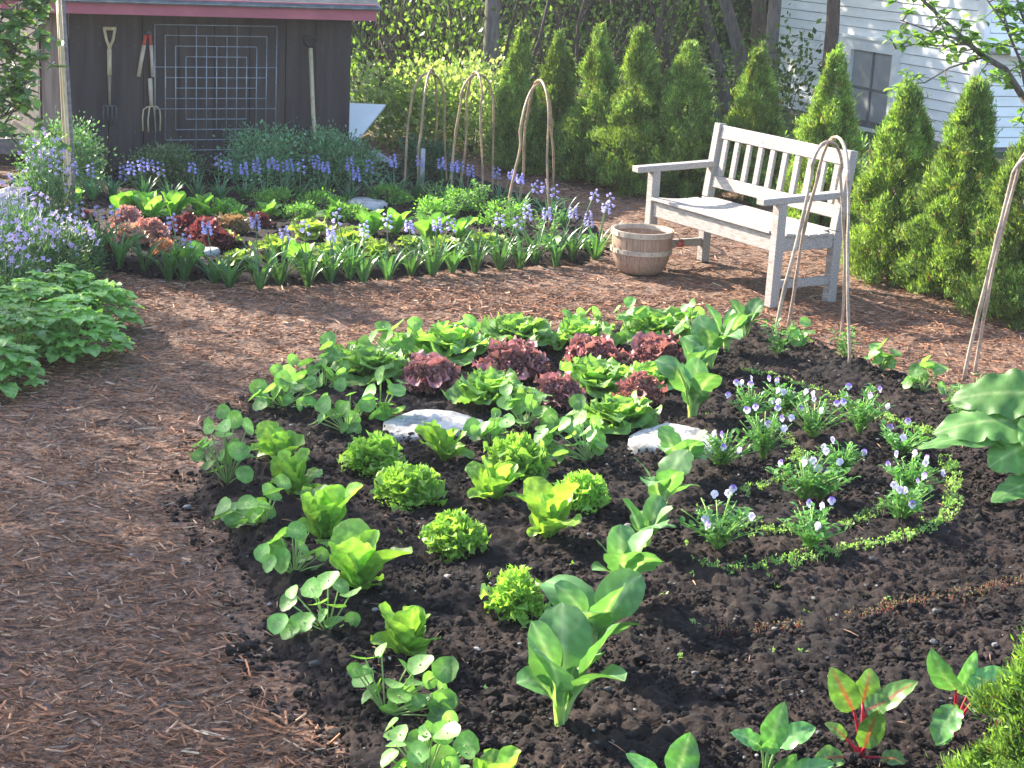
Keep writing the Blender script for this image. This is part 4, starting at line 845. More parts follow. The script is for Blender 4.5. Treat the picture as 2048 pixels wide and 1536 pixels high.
chard(1530, 1565, [(.0, .75, .22, 1.82, .58, .0, -.3, -1, .4, 14), (.2, .85, .92, 1.18, .56, .03, -.1, -.7, 1, 18), (-.15, .85, -.78, 1.1, .42, .0, 0, -.7, 1, 22), (.45, .35, 1.25, .72, .46, -.04, -.2, -.8, .8, 20), (-.05, .8, .05, 1.2, .35, -.03, 0, -1, .3, 10), (.15, .3, .5, .85, .4, -.03, .2, -1, .4, 10)],
      'green leafy beet like plant at the bottom edge between pak choi and chard', 603, (.2, .36, .1), (.11, .28, .08), (.28, .44, .18), .005)
chard(1345, 1610, [(.05, .75, .22, 1.65, .72, .0, -.1, -1, .4, 8), (-.3, .55, -1.0, 1.12, .42, .0, 0, -.7, .8, 15), (.3, .4, .8, .9, .4, -.04, 0, -.7, .8, 15)],
      'broad spoon shaped leaves of a plant cut by the bottom edge', 604, (.24, .4, .14), (.10, .27, .08), (.3, .46, .2), .006)
# rhubarb: big ruffled leaves
rb = base(2085, 985); rhu = empty('rhubarb', rb, 'rhubarb with huge ruffled leaves at the right edge of the bed', 'rhubarb'); rn = random.Random(9)
for (ax, ay, bx_, by_, wd, Yo, n_) in [(2130, 800, 1915, 800, .26, .12, (0, -.75, 1)), (2100, 850, 1880, 865, .24, .02, (-.1, -.6, 1)), (2090, 900, 1850, 895, .13, -.03, (0, -.35, 1)), (2110, 870, 1985, 930, .26, -.10, (-.3, -.9, .9)), (2110, 960, 1990, 1000, .15, -.22, (-.2, -.6, 1)),
        (2120, 820, 2040, 780, .24, .2, (0, -.6, 1)), (2130, 880, 2230, 820, .3, .1, (.3, -.6, 1)), (2130, 930, 2240, 960, .3, -.15, (.3, -.6, 1)), (2110, 860, 2050, 890, .24, -.16, (-.1, -.8, 1))]:
    p = AT(ax, ay, rb[1] + Yo * .4) - rb; q = AT(bx_, by_, rb[1] + Yo) - rb; p[2] = max(p[2], .06); q[2] = max(q[2], .03); m = MB(); m.tube([(0, 0, 0), (p[0] * .5, p[1] * .5, p[2] * .6), p], [.014, .011, .008], 8, (.3, .14, .08)); m.build('stalk', M['stem'], rhu)
    m = MB(); leaf(m, p, 0, np.linalg.norm(q - p) * 1.1, wd * .92, R(22), R(-30), lambda t: np.sin(np.clip(t * .92 + .08, 0, 1) ** .7 * math.pi) ** .55, cup=-.06, ruf=.11, rf=4.2, seg=36, cr=14, puck=.05, c=(.10, .235, .055), mc=(.30, .42, .16), mw=.05, rng=rn, vein=.05, vc=.4, frame=fr(q - p, n_)); m.build('leaf', M['waxy'], rhu)

# violas
def viola(px, py, top, label, seed, nf=4, w_=.1):
    rn = random.Random(seed); b = base(px, py); h = max(.07, height(b, top)); root = empty('viola', b, label, 'viola', 'violas in the front bed'); ms = MB(); ml = MB()
    tips = []
    w_ *= 1.3
    for i in range(34):
        a = rn.uniform(0, 6.28); r_ = w_ * rn.uniform(.25, 1); z = h * rn.uniform(.55, 1.0) * (1 - .25 * (r_ / w_) ** 2); p = np.array([math.cos(a) * r_, math.sin(a) * r_, z])
        tt = np.linspace(0, 1, 5)[:, None]; mid = np.array([p[0] * .25, p[1] * .25, z * .6]); ms.tube(2 * tt * (1 - tt) * mid + tt ** 2 * p, .0018, 4, (.22, .40, .08)); tips.append(p)
        for k in range(8):
            q = rn.uniform(.25, 1); pt = 2 * q * (1 - q) * mid + q * q * p; az = rn.uniform(0, 6.28); g = rn.uniform(.8, 1.25)
            L = rn.uniform(.018, .04); leaf(ml, pt, az, L, L * rn.uniform(.28, .6), R(rn.uniform(0, 65)), R(rn.uniform(-40, 30)), P_oval, cup=.2, seg=4, cr=2, c=(.10 * g, .26 * g, .06 * g), rng=rn)
    ms.build('stems', M['stem'], root); ml.build('leaves', M['leaf'], root)
    for i in range(nf):
        p = tips[i] + np.array([rn.uniform(-.01, .01), rn.uniform(-.01, .01), .012 + rn.uniform(0, .02)]); mf = MB(); az = rn.uniform(-2.8, -.4); white = rn.random() < .45
        d = np.array([math.cos(az), math.sin(az), .35]); u = np.cross(d, zD); u /= np.linalg.norm(u); v = np.cross(u, d)
        for k, ang in enumerate((1.1, 2.04, 0.1, 3.04, -1.57)):
            s_ = .0088; c_ = p + (u * math.cos(ang) + v * math.sin(ang)) * s_ * .8; cc = (.62, .60, .72) if (white or k > 1) else (.30, .18, .60); V = [c_]
            for j in range(8): A = j * .785; V.append(c_ + (u * math.cos(A) + v * math.sin(A)) * s_ * .85 + d * .003 * rn.uniform(-1, 1))
            mf.add(V, None, [[0, 1 + j, 1 + (j + 1) % 8] for j in range(8)], cc)
        mf.add([p + d * .002 + (u * math.cos(A) + v * math.sin(A)) * .003 for A in (0, 1.57, 3.14, 4.71)], [[0, 1, 2, 3]], None, (.7, .5, .03)); mf.build('flower', M['petal'], root)
    return root
vi = [(1435, 1098, 985, 'viola with a purple topped flower, at the left end of the nearest viola row', 4), (1618, 1100, 1010, 'viola in the middle of the nearest row, just inside the seedling ring', 2), (1800, 1048, 950, 'viola at the right of the nearest row with mauve flowers', 4),
      (1608, 1002, 905, 'viola with white flowers in the centre of the seedling ring', 4), (1822, 985, 912, 'viola with pale flowers at the right side of the seedling ring', 5), (1525, 922, 815, 'viola with a dense purple flower cluster beside the white stone', 7), (1442, 935, 858, 'viola growing against the white stepping stone', 3),
      (1680, 955, 885, 'sprawling viola between the white flowered and right hand violas', 2), (1718, 868, 768, 'viola with dark purple flowers, top right of the group', 5), (1625, 878, 792, 'viola in the middle of the far row', 2), (1500, 845, 768, 'viola with a purple bloom at the far left of the group', 4),
      (1568, 828, 762, 'farthest viola, with white flowers, at the top of the group', 4), (1800, 912, 850, 'thin stemmed viola near the rhubarb', 1), (1640, 1000, 930, 'low viola right of the white flowered one', 1)]
for i, (x, y, tp, lb, n) in enumerate(vi): viola(x, y, tp, lb, 700 + i, n + 2, .095 if i % 3 else .12)

# seedling rows
def seedrow(name, pts, n, cols, hs, label, ws=.0095, sp=.017, stemc=(.2, .3, .1)):
    rg_ = np.random.default_rng(len(pts) * 7 + n); P = np.array([G(*p, .05)[:2] for p in pts]); seg = np.linalg.norm(np.diff(P, axis=0), axis=1); cum = np.concatenate([[0], np.cumsum(seg)]); s_ = rg_.uniform(0, cum[-1], n)
    dens = fbm(s_, s_ * 0, 6, 2, 5); s_ = s_[dens > -.25]; n = len(s_)
    x = np.interp(s_, cum, P[:, 0]) + rg_.normal(0, sp, n); y = np.interp(s_, cum, P[:, 1]) + rg_.normal(0, sp, n); z = H(x, y)
    m = MB(); k = 6; base_ = np.repeat(np.stack([x, y, z], 1), k, 0); hh = np.repeat(rg_.uniform(.4, 1, n) * hs, k); Pp = base_ + np.stack([rg_.normal(0, ws * .4, n * k), rg_.normal(0, ws * .4, n * k), hh * rg_.uniform(.5, 1, n * k)], 1)
    N = rg_.normal(size=(n * k, 3)) + np.array([0, 0, .5]); cl = np.array(cols)[rg_.integers(0, len(cols), n * k)] * rg_.uniform(.7, 1.3, (n * k, 1)); cloud(m, Pp, N, ws * rg_.uniform(.7, 1.4, n * k), .6, cl, rg_)
    b0 = np.stack([x, y, z - .005], 1); d = np.stack([rg_.normal(0, .003, n), rg_.normal(0, .003, n), np.full(n, hs * .8)], 1)
    V = np.stack([b0 - [.0009, 0, 0], b0 + [.0009, 0, 0], b0 + d + [.0007, 0, 0], b0 + d - [.0007, 0, 0]], 1).reshape(-1, 3); i = np.arange(n)[:, None] * 4; m.add(V, np.concatenate([i, i + 1, i + 2, i + 3], 1), None, stemc)
    o = m.build(name, M['leaf']); tag(o, label, 'seedlings', kind='stuff'); return o
SC = [(.22, .36, .11), (.31, .44, .16), (.16, .30, .09)]
seedrow('seedlings', [(1392, 1132), (1450, 1142), (1530, 1136), (1600, 1122), (1680, 1108), (1760, 1098), (1830, 1074), (1888, 1052), (1906, 1010), (1908, 960), (1896, 920)], 420, SC, .028, 'curved row of pale green seedlings, the outer ring round the violas')
seedrow('seedlings', [(1896, 880), (1850, 872), (1800, 858), (1760, 840), (1720, 825)], 160, SC, .03, 'row of small seedlings at the far right of the violas by the rhubarb')
seedrow('seedlings', [(1415, 1052), (1480, 1064), (1540, 1072), (1590, 1072)], 130, SC, .02, 'short row of seedlings left of the nearest middle viola')
seedrow('seedlings', [(1480, 996), (1540, 978), (1582, 950), (1600, 915), (1578, 888), (1540, 860)], 150, SC, .02, 'inner curved row of grey green seedlings left of the white flowered viola')
seedrow('seedlings', [(1672, 1062), (1730, 1045), (1770, 1020)], 70, SC, .022, 'short row of seedlings between the two nearest right violas')
seedrow('seedlings', [(1490, 745), (1530, 752), (1575, 760), (1650, 790), (1700, 812)], 110, SC, .018, 'faint far row of tiny seedlings behind the violas')
seedrow('seedlings', [(1390, 1262), (1500, 1254), (1600, 1246), (1700, 1234), (1800, 1216), (1900, 1200), (2060, 1166)], 300, [(.15, .08, .07), (.20, .17, .11), (.18, .22, .12), (.2, .07, .08)], .018, 'long row of tiny red stemmed seedlings crossing the bare soil', .005, .018, (.22, .06, .07))
seedrow('weeds', [(420, 1050), (520, 1030), (640, 1040), (760, 830), (900, 1050), (1000, 1380), (1250, 960), (1340, 1240), (1460, 820), (1690, 1300), (600, 1320), (1020, 1100)], 60, SC, .015, 'scattered tiny weeds and sprouts on the dark soil', .012, .12)

# pea plants twining at the trellis feet
def pea(px, py, top, label, seed, w_=.1, c=(.16, .32, .09), n=150):
    rn = random.Random(seed); b = base(px, py); h = max(.06, height(b, top)); root = empty('pea_plant', b, label, 'pea plant', 'young pea plants at the trellises'); m = MB(); ms = MB()
    for s_ in range(6):
        a = rn.uniform(0, 6.28); p = np.array([math.cos(a) * w_ * rn.uniform(.3, 1), math.sin(a) * w_ * rn.uniform(.3, 1), h * rn.uniform(.7, 1)]); mid = p * .5 + np.array([rn.uniform(-.02, .02), rn.uniform(-.02, .02), 0]); tt = np.linspace(0, 1, 6)[:, None]
        ms.tube(2 * tt * (1 - tt) * mid + tt ** 2 * p, .002, 5, (.25, .4, .12))
        for k in range(n // 6):
            q = rn.uniform(.1, 1.02); pt = 2 * q * (1 - q) * mid + q * q * p + np.array([rn.gauss(0, .012), rn.gauss(0, .012), 0]); L = rn.uniform(.018, .036); g = rn.uniform(.75, 1.3)
            leaf(m, pt, rn.uniform(0, 6.28), L, L * .62, R(rn.uniform(-20, 60)), R(rn.uniform(-30, 30)), P_oval, cup=.3, seg=3, cr=2, c=tuple(k_ * g for k_ in c), rng=rn)
    ms.build('stems', M['stem'], root); m.build('leaves', M['leaf'], root)
for i, (x, y, tp, lb) in enumerate([(1553, 708, 635, 'pale pea plant at the left foot of the tall front trellis'), (1690, 715, 650, 'pea plant at the right feet of the tall front trellis'), (1932, 860, 745, 'pea plant at the foot of the right hand trellis by the rhubarb'), (1915, 830, 760, 'grey green pea plant left of the right hand trellis'),
        (1030, 470, 395, 'yellow green pea plant at the left foot of the trellis nearest the basket'), (1095, 500, 410, 'pea plant at the right foot of the trellis nearest the basket'), (960, 425, 355, 'pea plant under the middle back trellis'), (905, 440, 380, 'pea plant left of the middle back trellis'), (872, 415, 362, 'pea plant under the leftmost back trellis')]):
    pea(x, y, tp, lb, 800 + i, .09 if y > 600 else .13, n=150 if y > 600 else 180)

# ------------------------------------------------------------------ back bed planting
cl_ = [(165, 535), (198, 528), (240, 542), (287, 552), (338, 560), (368, 563), (430, 570), (458, 577), (520, 580), (560, 572), (615, 574), (660, 568), (700, 562), (727, 565), (775, 558), (822, 552), (866, 552), (905, 545), (950, 545), (1000, 540), (1040, 538), (1068, 530), (1112, 532), (1143, 528), (1190, 520)]
hd = {165: [(160, 405)], 198: [(195, 412)], 240: [(230, 408)], 368: [(342, 435), (372, 470)], 430: [(412, 445)], 520: [(508, 433)], 560: [(565, 455)], 615: [(608, 440)], 660: [(660, 455)], 700: [(670, 420)], 727: [(725, 445)], 775: [(770, 430)], 822: [(815, 440)], 866: [(870, 438), (897, 436)], 950: [(993, 425)],
      1000: [(1030, 430)], 1040: [(1048, 410)], 1068: [(1088, 415)], 1112: [(1140, 412)], 1143: [(1172, 425), (1180, 378)], 1190: [(1212, 385), (1205, 402)]}
for i, (x, y) in enumerate(cl_): bluebell(x, y, hd.get(x, []), 'strap leaved bluebell clump, %s from the left along the front edge of the back bed' % ORD[i], 'bluebell clumps edging the back bed', 900 + i, .31, 14, (.075, .18, .055), .026, (.42, .41, .66))
bk_ = [(395, 402, [(383, 325)]), (440, 404, [(437, 308), (456, 320)]), (488, 400, [(487, 326)]), (530, 406, [(512, 320), (542, 314)]), (565, 402, [(558, 322), (578, 318)]), (600, 405, [(600, 320)]), (645, 402, [(631, 312), (650, 322)]), (700, 408, [(697, 318), (710, 338)]), (745, 404, [(737, 320)]), (790, 400, [(783, 312)]),
       (835, 396, [(836, 312)]), (885, 405, [(880, 316), (905, 322)]), (930, 400, [(917, 320), (938, 330)]), (1000, 412, [(990, 335), (1020, 338)]), (1040, 430, [(1036, 345), (1066, 360)]), (1095, 442, [(1085, 362), (1106, 370)]), (1125, 455, []), (340, 405, [(320, 328), (300, 322)]), (290, 402, [(282, 318), (264, 325), (247, 335)]), (185, 400, [(150, 325), (181, 328)]), (225, 398, [])]
bk_.sort()
for i, (x, y, hs_) in enumerate(bk_): bluebell(x, y, hs_, 'bluebell clump, %s from the left in the row under the shed wall' % ORD[i], 'bluebell clumps in the back row', 950 + i, .24, 14, (.055, .15, .065), .02, (.33, .33, .66))
YC = (.20, .36, .05)
bb = [(255, 425, 375, 80, 'g'), (303, 432, 385, 75, 'g'), (347, 428, 380, 70, 'g'), (408, 432, 385, 85, 'g'), (472, 432, 405, 60, 'g'), (535, 428, 398, 70, 'g'), (150, 400, 372, 50, 'g'),
      (560, 505, 455, 100, 'y'), (622, 470, 430, 90, 'y'), (700, 492, 442, 100, 'y'), (655, 520, 470, 90, 'y'), (480, 525, 480, 80, 'y'), (755, 510, 470, 80, 'y'), (888, 500, 462, 80, 'y'), (975, 490, 455, 80, 'y'), (450, 480, 440, 60, 'y'), (820, 490, 462, 60, 'y'),
      (740, 465, 415, 75, 'g'), (790, 462, 418, 75, 'g'), (862, 480, 425, 70, 'g'), (920, 470, 425, 80, 'g'), (670, 435, 395, 80, 'g'), (600, 530, 480, 70, 'g'), (1100, 510, 470, 50, 'g'), (370, 530, 485, 60, 'g'), (1170, 500, 470, 40, 'g')]
bb.sort()
gi = yi = 0
for i, (x, y, tp, wpx, k) in enumerate(bb):
    if k == 'g': cos_lettuce(x, y + 4, tp, wpx, 'upright green lettuce in the back bed, %s of its kind from the left' % ORD[gi], 1000 + i, 11, (.13, .30, .06), 'upright green lettuces in the back bed', near=False, lax=8); gi += 1
    else: butter(x, y + 6, tp, wpx * .82, 'round yellow green lettuce in the back bed, %s of its kind from the left' % ORD[yi], 1000 + i, 18, (.18, .275, .065), 'yellow green lettuces in the back bed', .5, 7); yi += 1
rl_ = [(168, 462, 415, 50, (.17, .05, .05), 'dark red lettuce at the left end of the back bed'), (183, 492, 452, 45, (.34, .13, .11), 'small bright red lettuce near the left end of the back bed'), (255, 460, 410, 70, (.48, .27, .24), 'coral red lettuce, upper left of the coral pair'), (300, 478, 435, 90, (.50, .26, .22), 'large coral red lettuce in the back bed'),
       (262, 488, 448, 80, (.50, .32, .22), 'coral lettuce with orange tips in front of the large coral one'), (205, 500, 470, 60, (.26, .09, .06), 'brownish red lettuce beside strap leaves at the left'), (372, 468, 425, 70, (.20, .055, .06), 'dark red lettuce, farthest left of the dark patch'), (412, 480, 430, 75, (.26, .075, .075), 'dark red frilly lettuce in the middle of the dark patch'),
       (436, 496, 455, 70, (.16, .045, .05), 'maroon lettuce at the front of the dark patch'), (462, 462, 430, 80, (.24, .17, .08), 'bronze green lettuce right of the dark red patch'), (518, 452, 425, 50, (.2, .05, .05), 'small dark red lettuce right of the bronze one'), (330, 505, 478, 50, (.6, .3, .14), 'small orange tipped lettuce behind the strap leaves')]
for i, (x, y, tp, wpx, tc_, lb) in enumerate(rl_): frilly(x, y, tp, wpx, lb, 1100 + i, [tuple(k * .7 for k in tc_), tuple(k * .9 for k in tc_)], tc_, 26, 'red_lettuce', 'red lettuces in the back bed', mt='redleaf', jag=.3, dens=.85)
for i, (x, y, tp, wpx, lb) in enumerate([(545, 415, 378, 80, 'fluffy pale green herb left of the flat stone'), (642, 425, 380, 105, 'fluffy bright green herb mound beside the flat stone'), (590, 440, 410, 70, 'low feathery herb in front of the fluffy mounds'), (700, 440, 410, 80, 'feathery green herb just below the flat stone'),
        (780, 405, 370, 80, 'green leafy herb behind the flat stone'), (850, 440, 395, 90, 'feathery herb between the left and middle trellises'), (920, 420, 380, 80, 'bushy green herb under the middle trellis'), (450, 425, 398, 60, 'low feathery herb behind the dark red lettuces'), (1000, 450, 405, 90, 'leafy herb left of the trellis nearest the basket')]):
    b = base(x, y); w_ = wpx / ppm(b); bushleaf('herb', x, y, w_, height(b, tp), 1100, .024, [(.14, .30, .07), (.2, .38, .08), (.1, .24, .06)], lb, 'herb', 'leafy herbs in the back bed', 1200 + i, .5, stems=6)

# shrubs against the shed
for i, (x, y, tp, wpx, n, cs, lb) in enumerate([(112, 405, 258, 150, 6500, [(.11, .23, .10), (.08, .18, .08), (.17, .30, .12)], 'round boxwood shrub behind the poles at the left corner of the shed'), (315, 385, 296, 140, 4200, [(.09, .15, .06), (.06, .11, .05), (.14, .2, .09)], 'low boxwood shrub under the wire trellis, with pale lit leaves'),
        (522, 385, 262, 150, 5500, [(.12, .25, .14), (.09, .19, .10), (.17, .32, .15)], 'boxwood shrub under the right side of the wire trellis'), (672, 385, 268, 150, 5500, [(.11, .24, .12), (.085, .18, .09), (.16, .30, .14)], 'boxwood shrub at the right corner of the shed'), (845, 375, 285, 110, 3500, [(.05, .13, .06), (.04, .1, .05)], 'dark boxwood shrub behind the leftmost hoop trellis')]):
    b = G(x, y); b[1] += .15; w_ = wpx / ppm(b); bushleaf('boxwood_shrub', x, y, w_ * 1.05, height(b, tp) * 1.06, n, .028, cs, lb, 'shrub', 'boxwood shrubs by the shed', 1300 + i, .55, 'gloss', 10, .8, b=b)

# left side: lavender flowered phlox and leafy perennials
def phlox(px, py, w_, h_, label, seed, nf=110):
    rg_ = np.random.default_rng(seed); rn = random.Random(seed); root = bushleaf('phlox', px, py, w_, h_ * .8, 2600, .036, [(.07, .15, .07), (.1, .2, .08), (.06, .12, .07)], label, 'phlox', 'lavender flowered phlox plants', seed, .3, 'leaf', 12)
    nf = int(nf * .48)
    mcl = [MB() for _ in range(14)]; ms = MB()
    for i in range(nf):
        cl = i % 14; m = mcl[cl]; a = cl * 2.4; rr = w_ * .42 * math.sqrt((cl + .5) / 14); c_ = np.array([math.cos(a) * rr, math.sin(a) * rr, h_ * (.98 - .4 * (rr / w_ * 2) ** 2)]); p = c_ + rg_.normal(size=3) * np.array([.035, .035, .045]); d = np.array([rn.uniform(-.8, .5), rn.uniform(-1, .2), rn.uniform(.1, 1)]); d /= np.linalg.norm(d); u = np.cross(d, [0.1, 0, 1]); u /= np.linalg.norm(u); v = np.cross(u, d); g = rn.uniform(.8, 1.2)
        for k in range(4):
            A = k * 1.571 + i; s_ = .0095; q = p + (u * math.cos(A) + v * math.sin(A)) * s_; o_ = -u * math.sin(A) + v * math.cos(A); e_ = u * math.cos(A) + v * math.sin(A)
            m.add([p, p + e_ * s_ * .9 + o_ * s_ * .6, p + e_ * s_ * 1.7 + d * .002, p + e_ * s_ * .9 - o_ * s_ * .6], [[0, 1, 2, 3]], None, (.46 * g, .37 * g, .63 * g))
        if i < 14: ms.tube([(0, 0, 0), c_ * np.array([.6, .6, .5]), c_], .0025, 4, (.12, .2, .08))
    for m in mcl: m.build('flower_cluster', M['petal'], root)
    ms.build('flower_stems', M['stem'], root); return root
for i, (x, y, w_, h_, lb) in enumerate([(95, 520, .34, .72, 'tallest phlox, its flower spire reaching the pole bundle'), (30, 560, .45, .56, 'lavender phlox at the left edge above the boulder'), (90, 590, .42, .42, 'lavender phlox in front of the tallest one'), (20, 640, .4, .42, 'pale phlox at the left edge behind the leafy perennials'), (145, 560, .34, .36, 'lavender phlox at the right of the patch by the strap leaves'), (-40, 600, .4, .5, 'phlox half outside the left edge')]):
    phlox(x, y, w_, h_, lb, 1400 + i, 190 if i < 3 else 130)
m_ = [(140, 400, 60, .30), (170, 430, 0, .26)]
for i, (x, y) in enumerate([(95, 470), (118, 492), (150, 505)]): bluebell(x, y, [], 'narrow leaved clump behind the phlox, %s from the left' % ORD[i], 'narrow leaved clumps by the phlox', 1450 + i, .3, 16, (.09, .19, .09), .02)
def perennial(px, py, w_, h_, label, seed, n=38):
    rn = random.Random(seed); b = base(px, py); root = empty('leafy_perennial', b, label, 'perennial', 'leafy perennials at the left edge'); m = MB(); ms = MB()
    for i in range(n):
        q = math.sqrt((i + .5) / n); a = i * 2.4; x = math.cos(a) * q * w_ / 2; y = math.sin(a) * q * w_ / 2; z = h_ * (1 - .75 * q ** 2.2) * rn.uniform(.8, 1.08); p = np.array([x, y, z])
        tt = np.linspace(0, 1, 5)[:, None]; mid = np.array([x * .4, y * .4, z * .7]); ms.tube(2 * tt * (1 - tt) * mid + tt ** 2 * p, .0022, 4, (.2, .3, .1)); g = rn.uniform(.75, 1.25); ls = rn.uniform(.55, 1.2)
        for k in range(5):
            az = a + (k - 2) * .85 + rn.uniform(-.15, .15); L = rn.uniform(.08, .125) * (1 - .1 * abs(k - 2)) * ls; leaf(m, p, az, L, L * .66, R(rn.uniform(0, 25)), R(rn.uniform(-60, -15)), lambda t: np.sin(np.clip(t, 0, 1) ** .85 * math.pi) ** .85 + .03, cup=.15, ruf=.12, rf=3, seg=6, cr=4, c=(.20 * g, .37 * g, .095 * g), mc=(.27, .45, .16), mw=.12, rng=rn, jag=.06)
    ms.build('stems', M['stem'], root); m.build('leaves', M['leaf'], root)
for i, (x, y, w_, h_, lb) in enumerate([(185, 660, .38, .28, 'leafy perennial at the right tip of the left clump, by the path'), (110, 650, .40, .30, 'leafy perennial at the back of the left clump under the phlox'), (145, 720, .42, .27, 'leafy perennial at the front right of the left clump'), (40, 730, .42, .28, 'leafy perennial in the middle front of the left clump'), (-15, 780, .36, .22, 'leafy perennial at the very left edge of the picture'), (60, 680, .4, .3, 'leafy perennial behind the middle of the left clump')]):
    perennial(x, y, w_, h_, lb, 1500 + i)

# boulder, plank rail and pavers at the left edge
m = MB(); rn = random.Random(4)
a = np.linspace(0, 2 * math.pi, 28, endpoint=False); V = []; 
for th in np.linspace(.02, math.pi * .62, 14):
    for k in a: r_ = .23 * (1 + .05 * math.sin(3 * k + th * 2) + .04 * math.sin(5 * th + k)); V.append((r_ * math.sin(th) * math.cos(k), r_ * math.sin(th) * math.sin(k), .09 + r_ * .78 * math.cos(th)))
F = [[i * 28 + k, (i + 1) * 28 + k, (i + 1) * 28 + (k + 1) % 28, i * 28 + (k + 1) % 28] for i in range(13) for k in range(28)]; m.add(V, F); o = m.build('boulder', M['stone']); bq = G(22, 462); o.location = bq; tag(o, 'smooth pale rounded boulder at the left edge behind the phlox', 'boulder')
bq = G(-20, 360); rail = empty('plank_rail', bq, 'grey plank rail on dark posts at the left edge beside the shed', 'rail')
p0 = AT(-60, 292, bq[1] + .3) - bq; p1 = AT(68, 292, bq[1] + .5) - bq; c_ = (p0 + p1) / 2; an = math.atan2(p1[1] - p0[1], p1[0] - p0[0])
m = MB(); m.box(c_, (np.linalg.norm(p1 - p0) + .3, .06, .12), rot=np.array(Matrix.Rotation(an, 3, 'Z')), bev=.005); m.build('plank', M['plank'], rail, False)
for q in (p0, p1 * .92 + p0 * .08): m = MB(); m.box((q[0], q[1] + .05, q[2] / 2 - .03), (.08, .08, q[2] - .02)); m.build('post', M['barn'], rail, False)
m = MB(); m.box((c_[0], c_[1] + .35, .13), (1.8, .05, .26)); m.build('low_board', M['barn'], rail, False)
m = MB(); q = AT(62, 268, bq[1] + .6) - bq; m.box((q[0], q[1], q[2] + .02), (.3, .1, .03), rot=np.array(Matrix.Rotation(.5, 3, 'Y')), bev=.004); m.build('loose_board', M['bandwood'], rail, False)
for i, (x, y) in enumerate([(10, 500), (50, 488), (8, 470)]):
    slab(x, y, .16, .14, .03, ['pale paving stone at the left edge in the sun', 'pale paving stone right of the edge one near the boulder', 'pale paving stone touching the boulder'][i], 0, 20 + i)

# ------------------------------------------------------------------ thujas
def thuja_mesh(seed, H_, Rm, n=9500, size=.07):
    rg_ = np.random.default_rng(seed)
    env = lambda z: (np.clip(1 - z, 0, 1) ** .68) * (.84 + .26 * np.clip(z / .25, 0, 1) ** .6) * Rm
    nl_ = int(95 * (H_ / 1.2)); z0 = rg_.beta(.85, 1.25, nl_) * .88 - .03; a0 = np.arange(nl_) * 2.4 + rg_.normal(0, .3, nl_); r0 = env(z0 + .06) * rg_.uniform(.62, 1.08, nl_); k = rg_.integers(0, nl_, n); lh = rg_.uniform(.07, .15, nl_) * (1 + .6 * (z0 > .6)); lr = rg_.uniform(.10, .2, nl_) * Rm * (1.15 - z0 * .6)
    t = rg_.uniform(0, 1, n); P = np.stack([np.cos(a0[k]) * r0[k], np.sin(a0[k]) * r0[k], z0[k] * H_ + .03], 1); w_ = (lr[k] * np.sin(np.clip(t * .9 + .1, 0, 1) * math.pi) ** .7)[:, None]
    inner = rg_.random(n) < .22; P[inner, :2] *= rg_.uniform(.2, .85, (inner.sum(), 1))
    P = P + rg_.normal(size=(n, 3)) * w_ * .75 * np.array([1, 1, .3]); P[:, 2] += t * lh[k] * H_; P[:, :2] *= (1 - .25 * t)[:, None]; P[:, 2] = np.maximum(P[:, 2], .02); q = np.clip((P[:, 2] / H_ - .72) / .3, 0, 1); P[:, :2] *= (1 - .55 * q)[:, None]
    tipn = n // 22; P[:tipn, :2] = rg_.normal(size=(tipn, 2)) * Rm * .07; P[:tipn, 2] = H_ * rg_.uniform(.84, 1.0, tipn)
    O = np.stack([np.cos(a0[k]), np.sin(a0[k]), np.zeros(n)], 1)
    N0 = O * .55 + np.array([0, 0, 1.0]) + rg_.normal(size=(n, 3)) * .38; N0[:tipn] = np.array([0, 0, 1]) + rg_.normal(size=(tipn, 3)) * .2
    lt = (rg_.uniform(.75, 1.35, nl_))[k][:, None]
    cl = np.array([[.19, .295, .075], [.13, .215, .06], [.28, .38, .11], [.10, .155, .05]])[rg_.choice(4, n, p=[.34, .28, .24, .14])] * rg_.uniform(.75, 1.3, (n, 1)) * lt
    br = rg_.random(n) < .03; cl[br] = np.array([.20, .11, .05]) * rg_.uniform(.6, 1.2, (br.sum(), 1))
    m = MB()
    for j in range(4):
        N = N0 / np.linalg.norm(N0, axis=1)[:, None] + rg_.normal(size=(n, 3)) * .36 * (j > 0); cloud(m, P + (0 if j == 0 else 1) * rg_.normal(size=(n, 3)) * .012, N, size * rg_.uniform(.5, 1.15, n) * (1 if j == 0 else .75), .20, cl * rg_.uniform(.85, 1.2, (n, 1)), rg_)
    return m
th = [(1030, 352, 1035, 72, 52), (1105, 350, 1112, 84, 52), (1182, 372, 1200, 72, 68), (1262, 392, 1286, 62, 74), (1362, 402, 1408, 88, 74), (1500, 410, 1512, 104, 72), (1648, 470, 1657, 112, 66), (1792, 568, 1798, 178, 84), (1918, 612, 1972, 168, 92), (2055, 655, 2060, 190, 92)]
tn = ['leftmost thuja of the hedge, behind the hoop trellises', 'second thuja of the hedge from the left', 'third thuja of the hedge from the left', 'tall pointed thuja, fourth of the hedge, above the basket', 'fifth thuja of the hedge, behind the bench arm', 'sixth thuja of the hedge, behind the bench back', 'seventh thuja, in front of the house window', 'large thuja right of the bench beside the hoop trellis', 'second thuja from the right end of the hedge', 'thuja cut by the right edge of the picture']
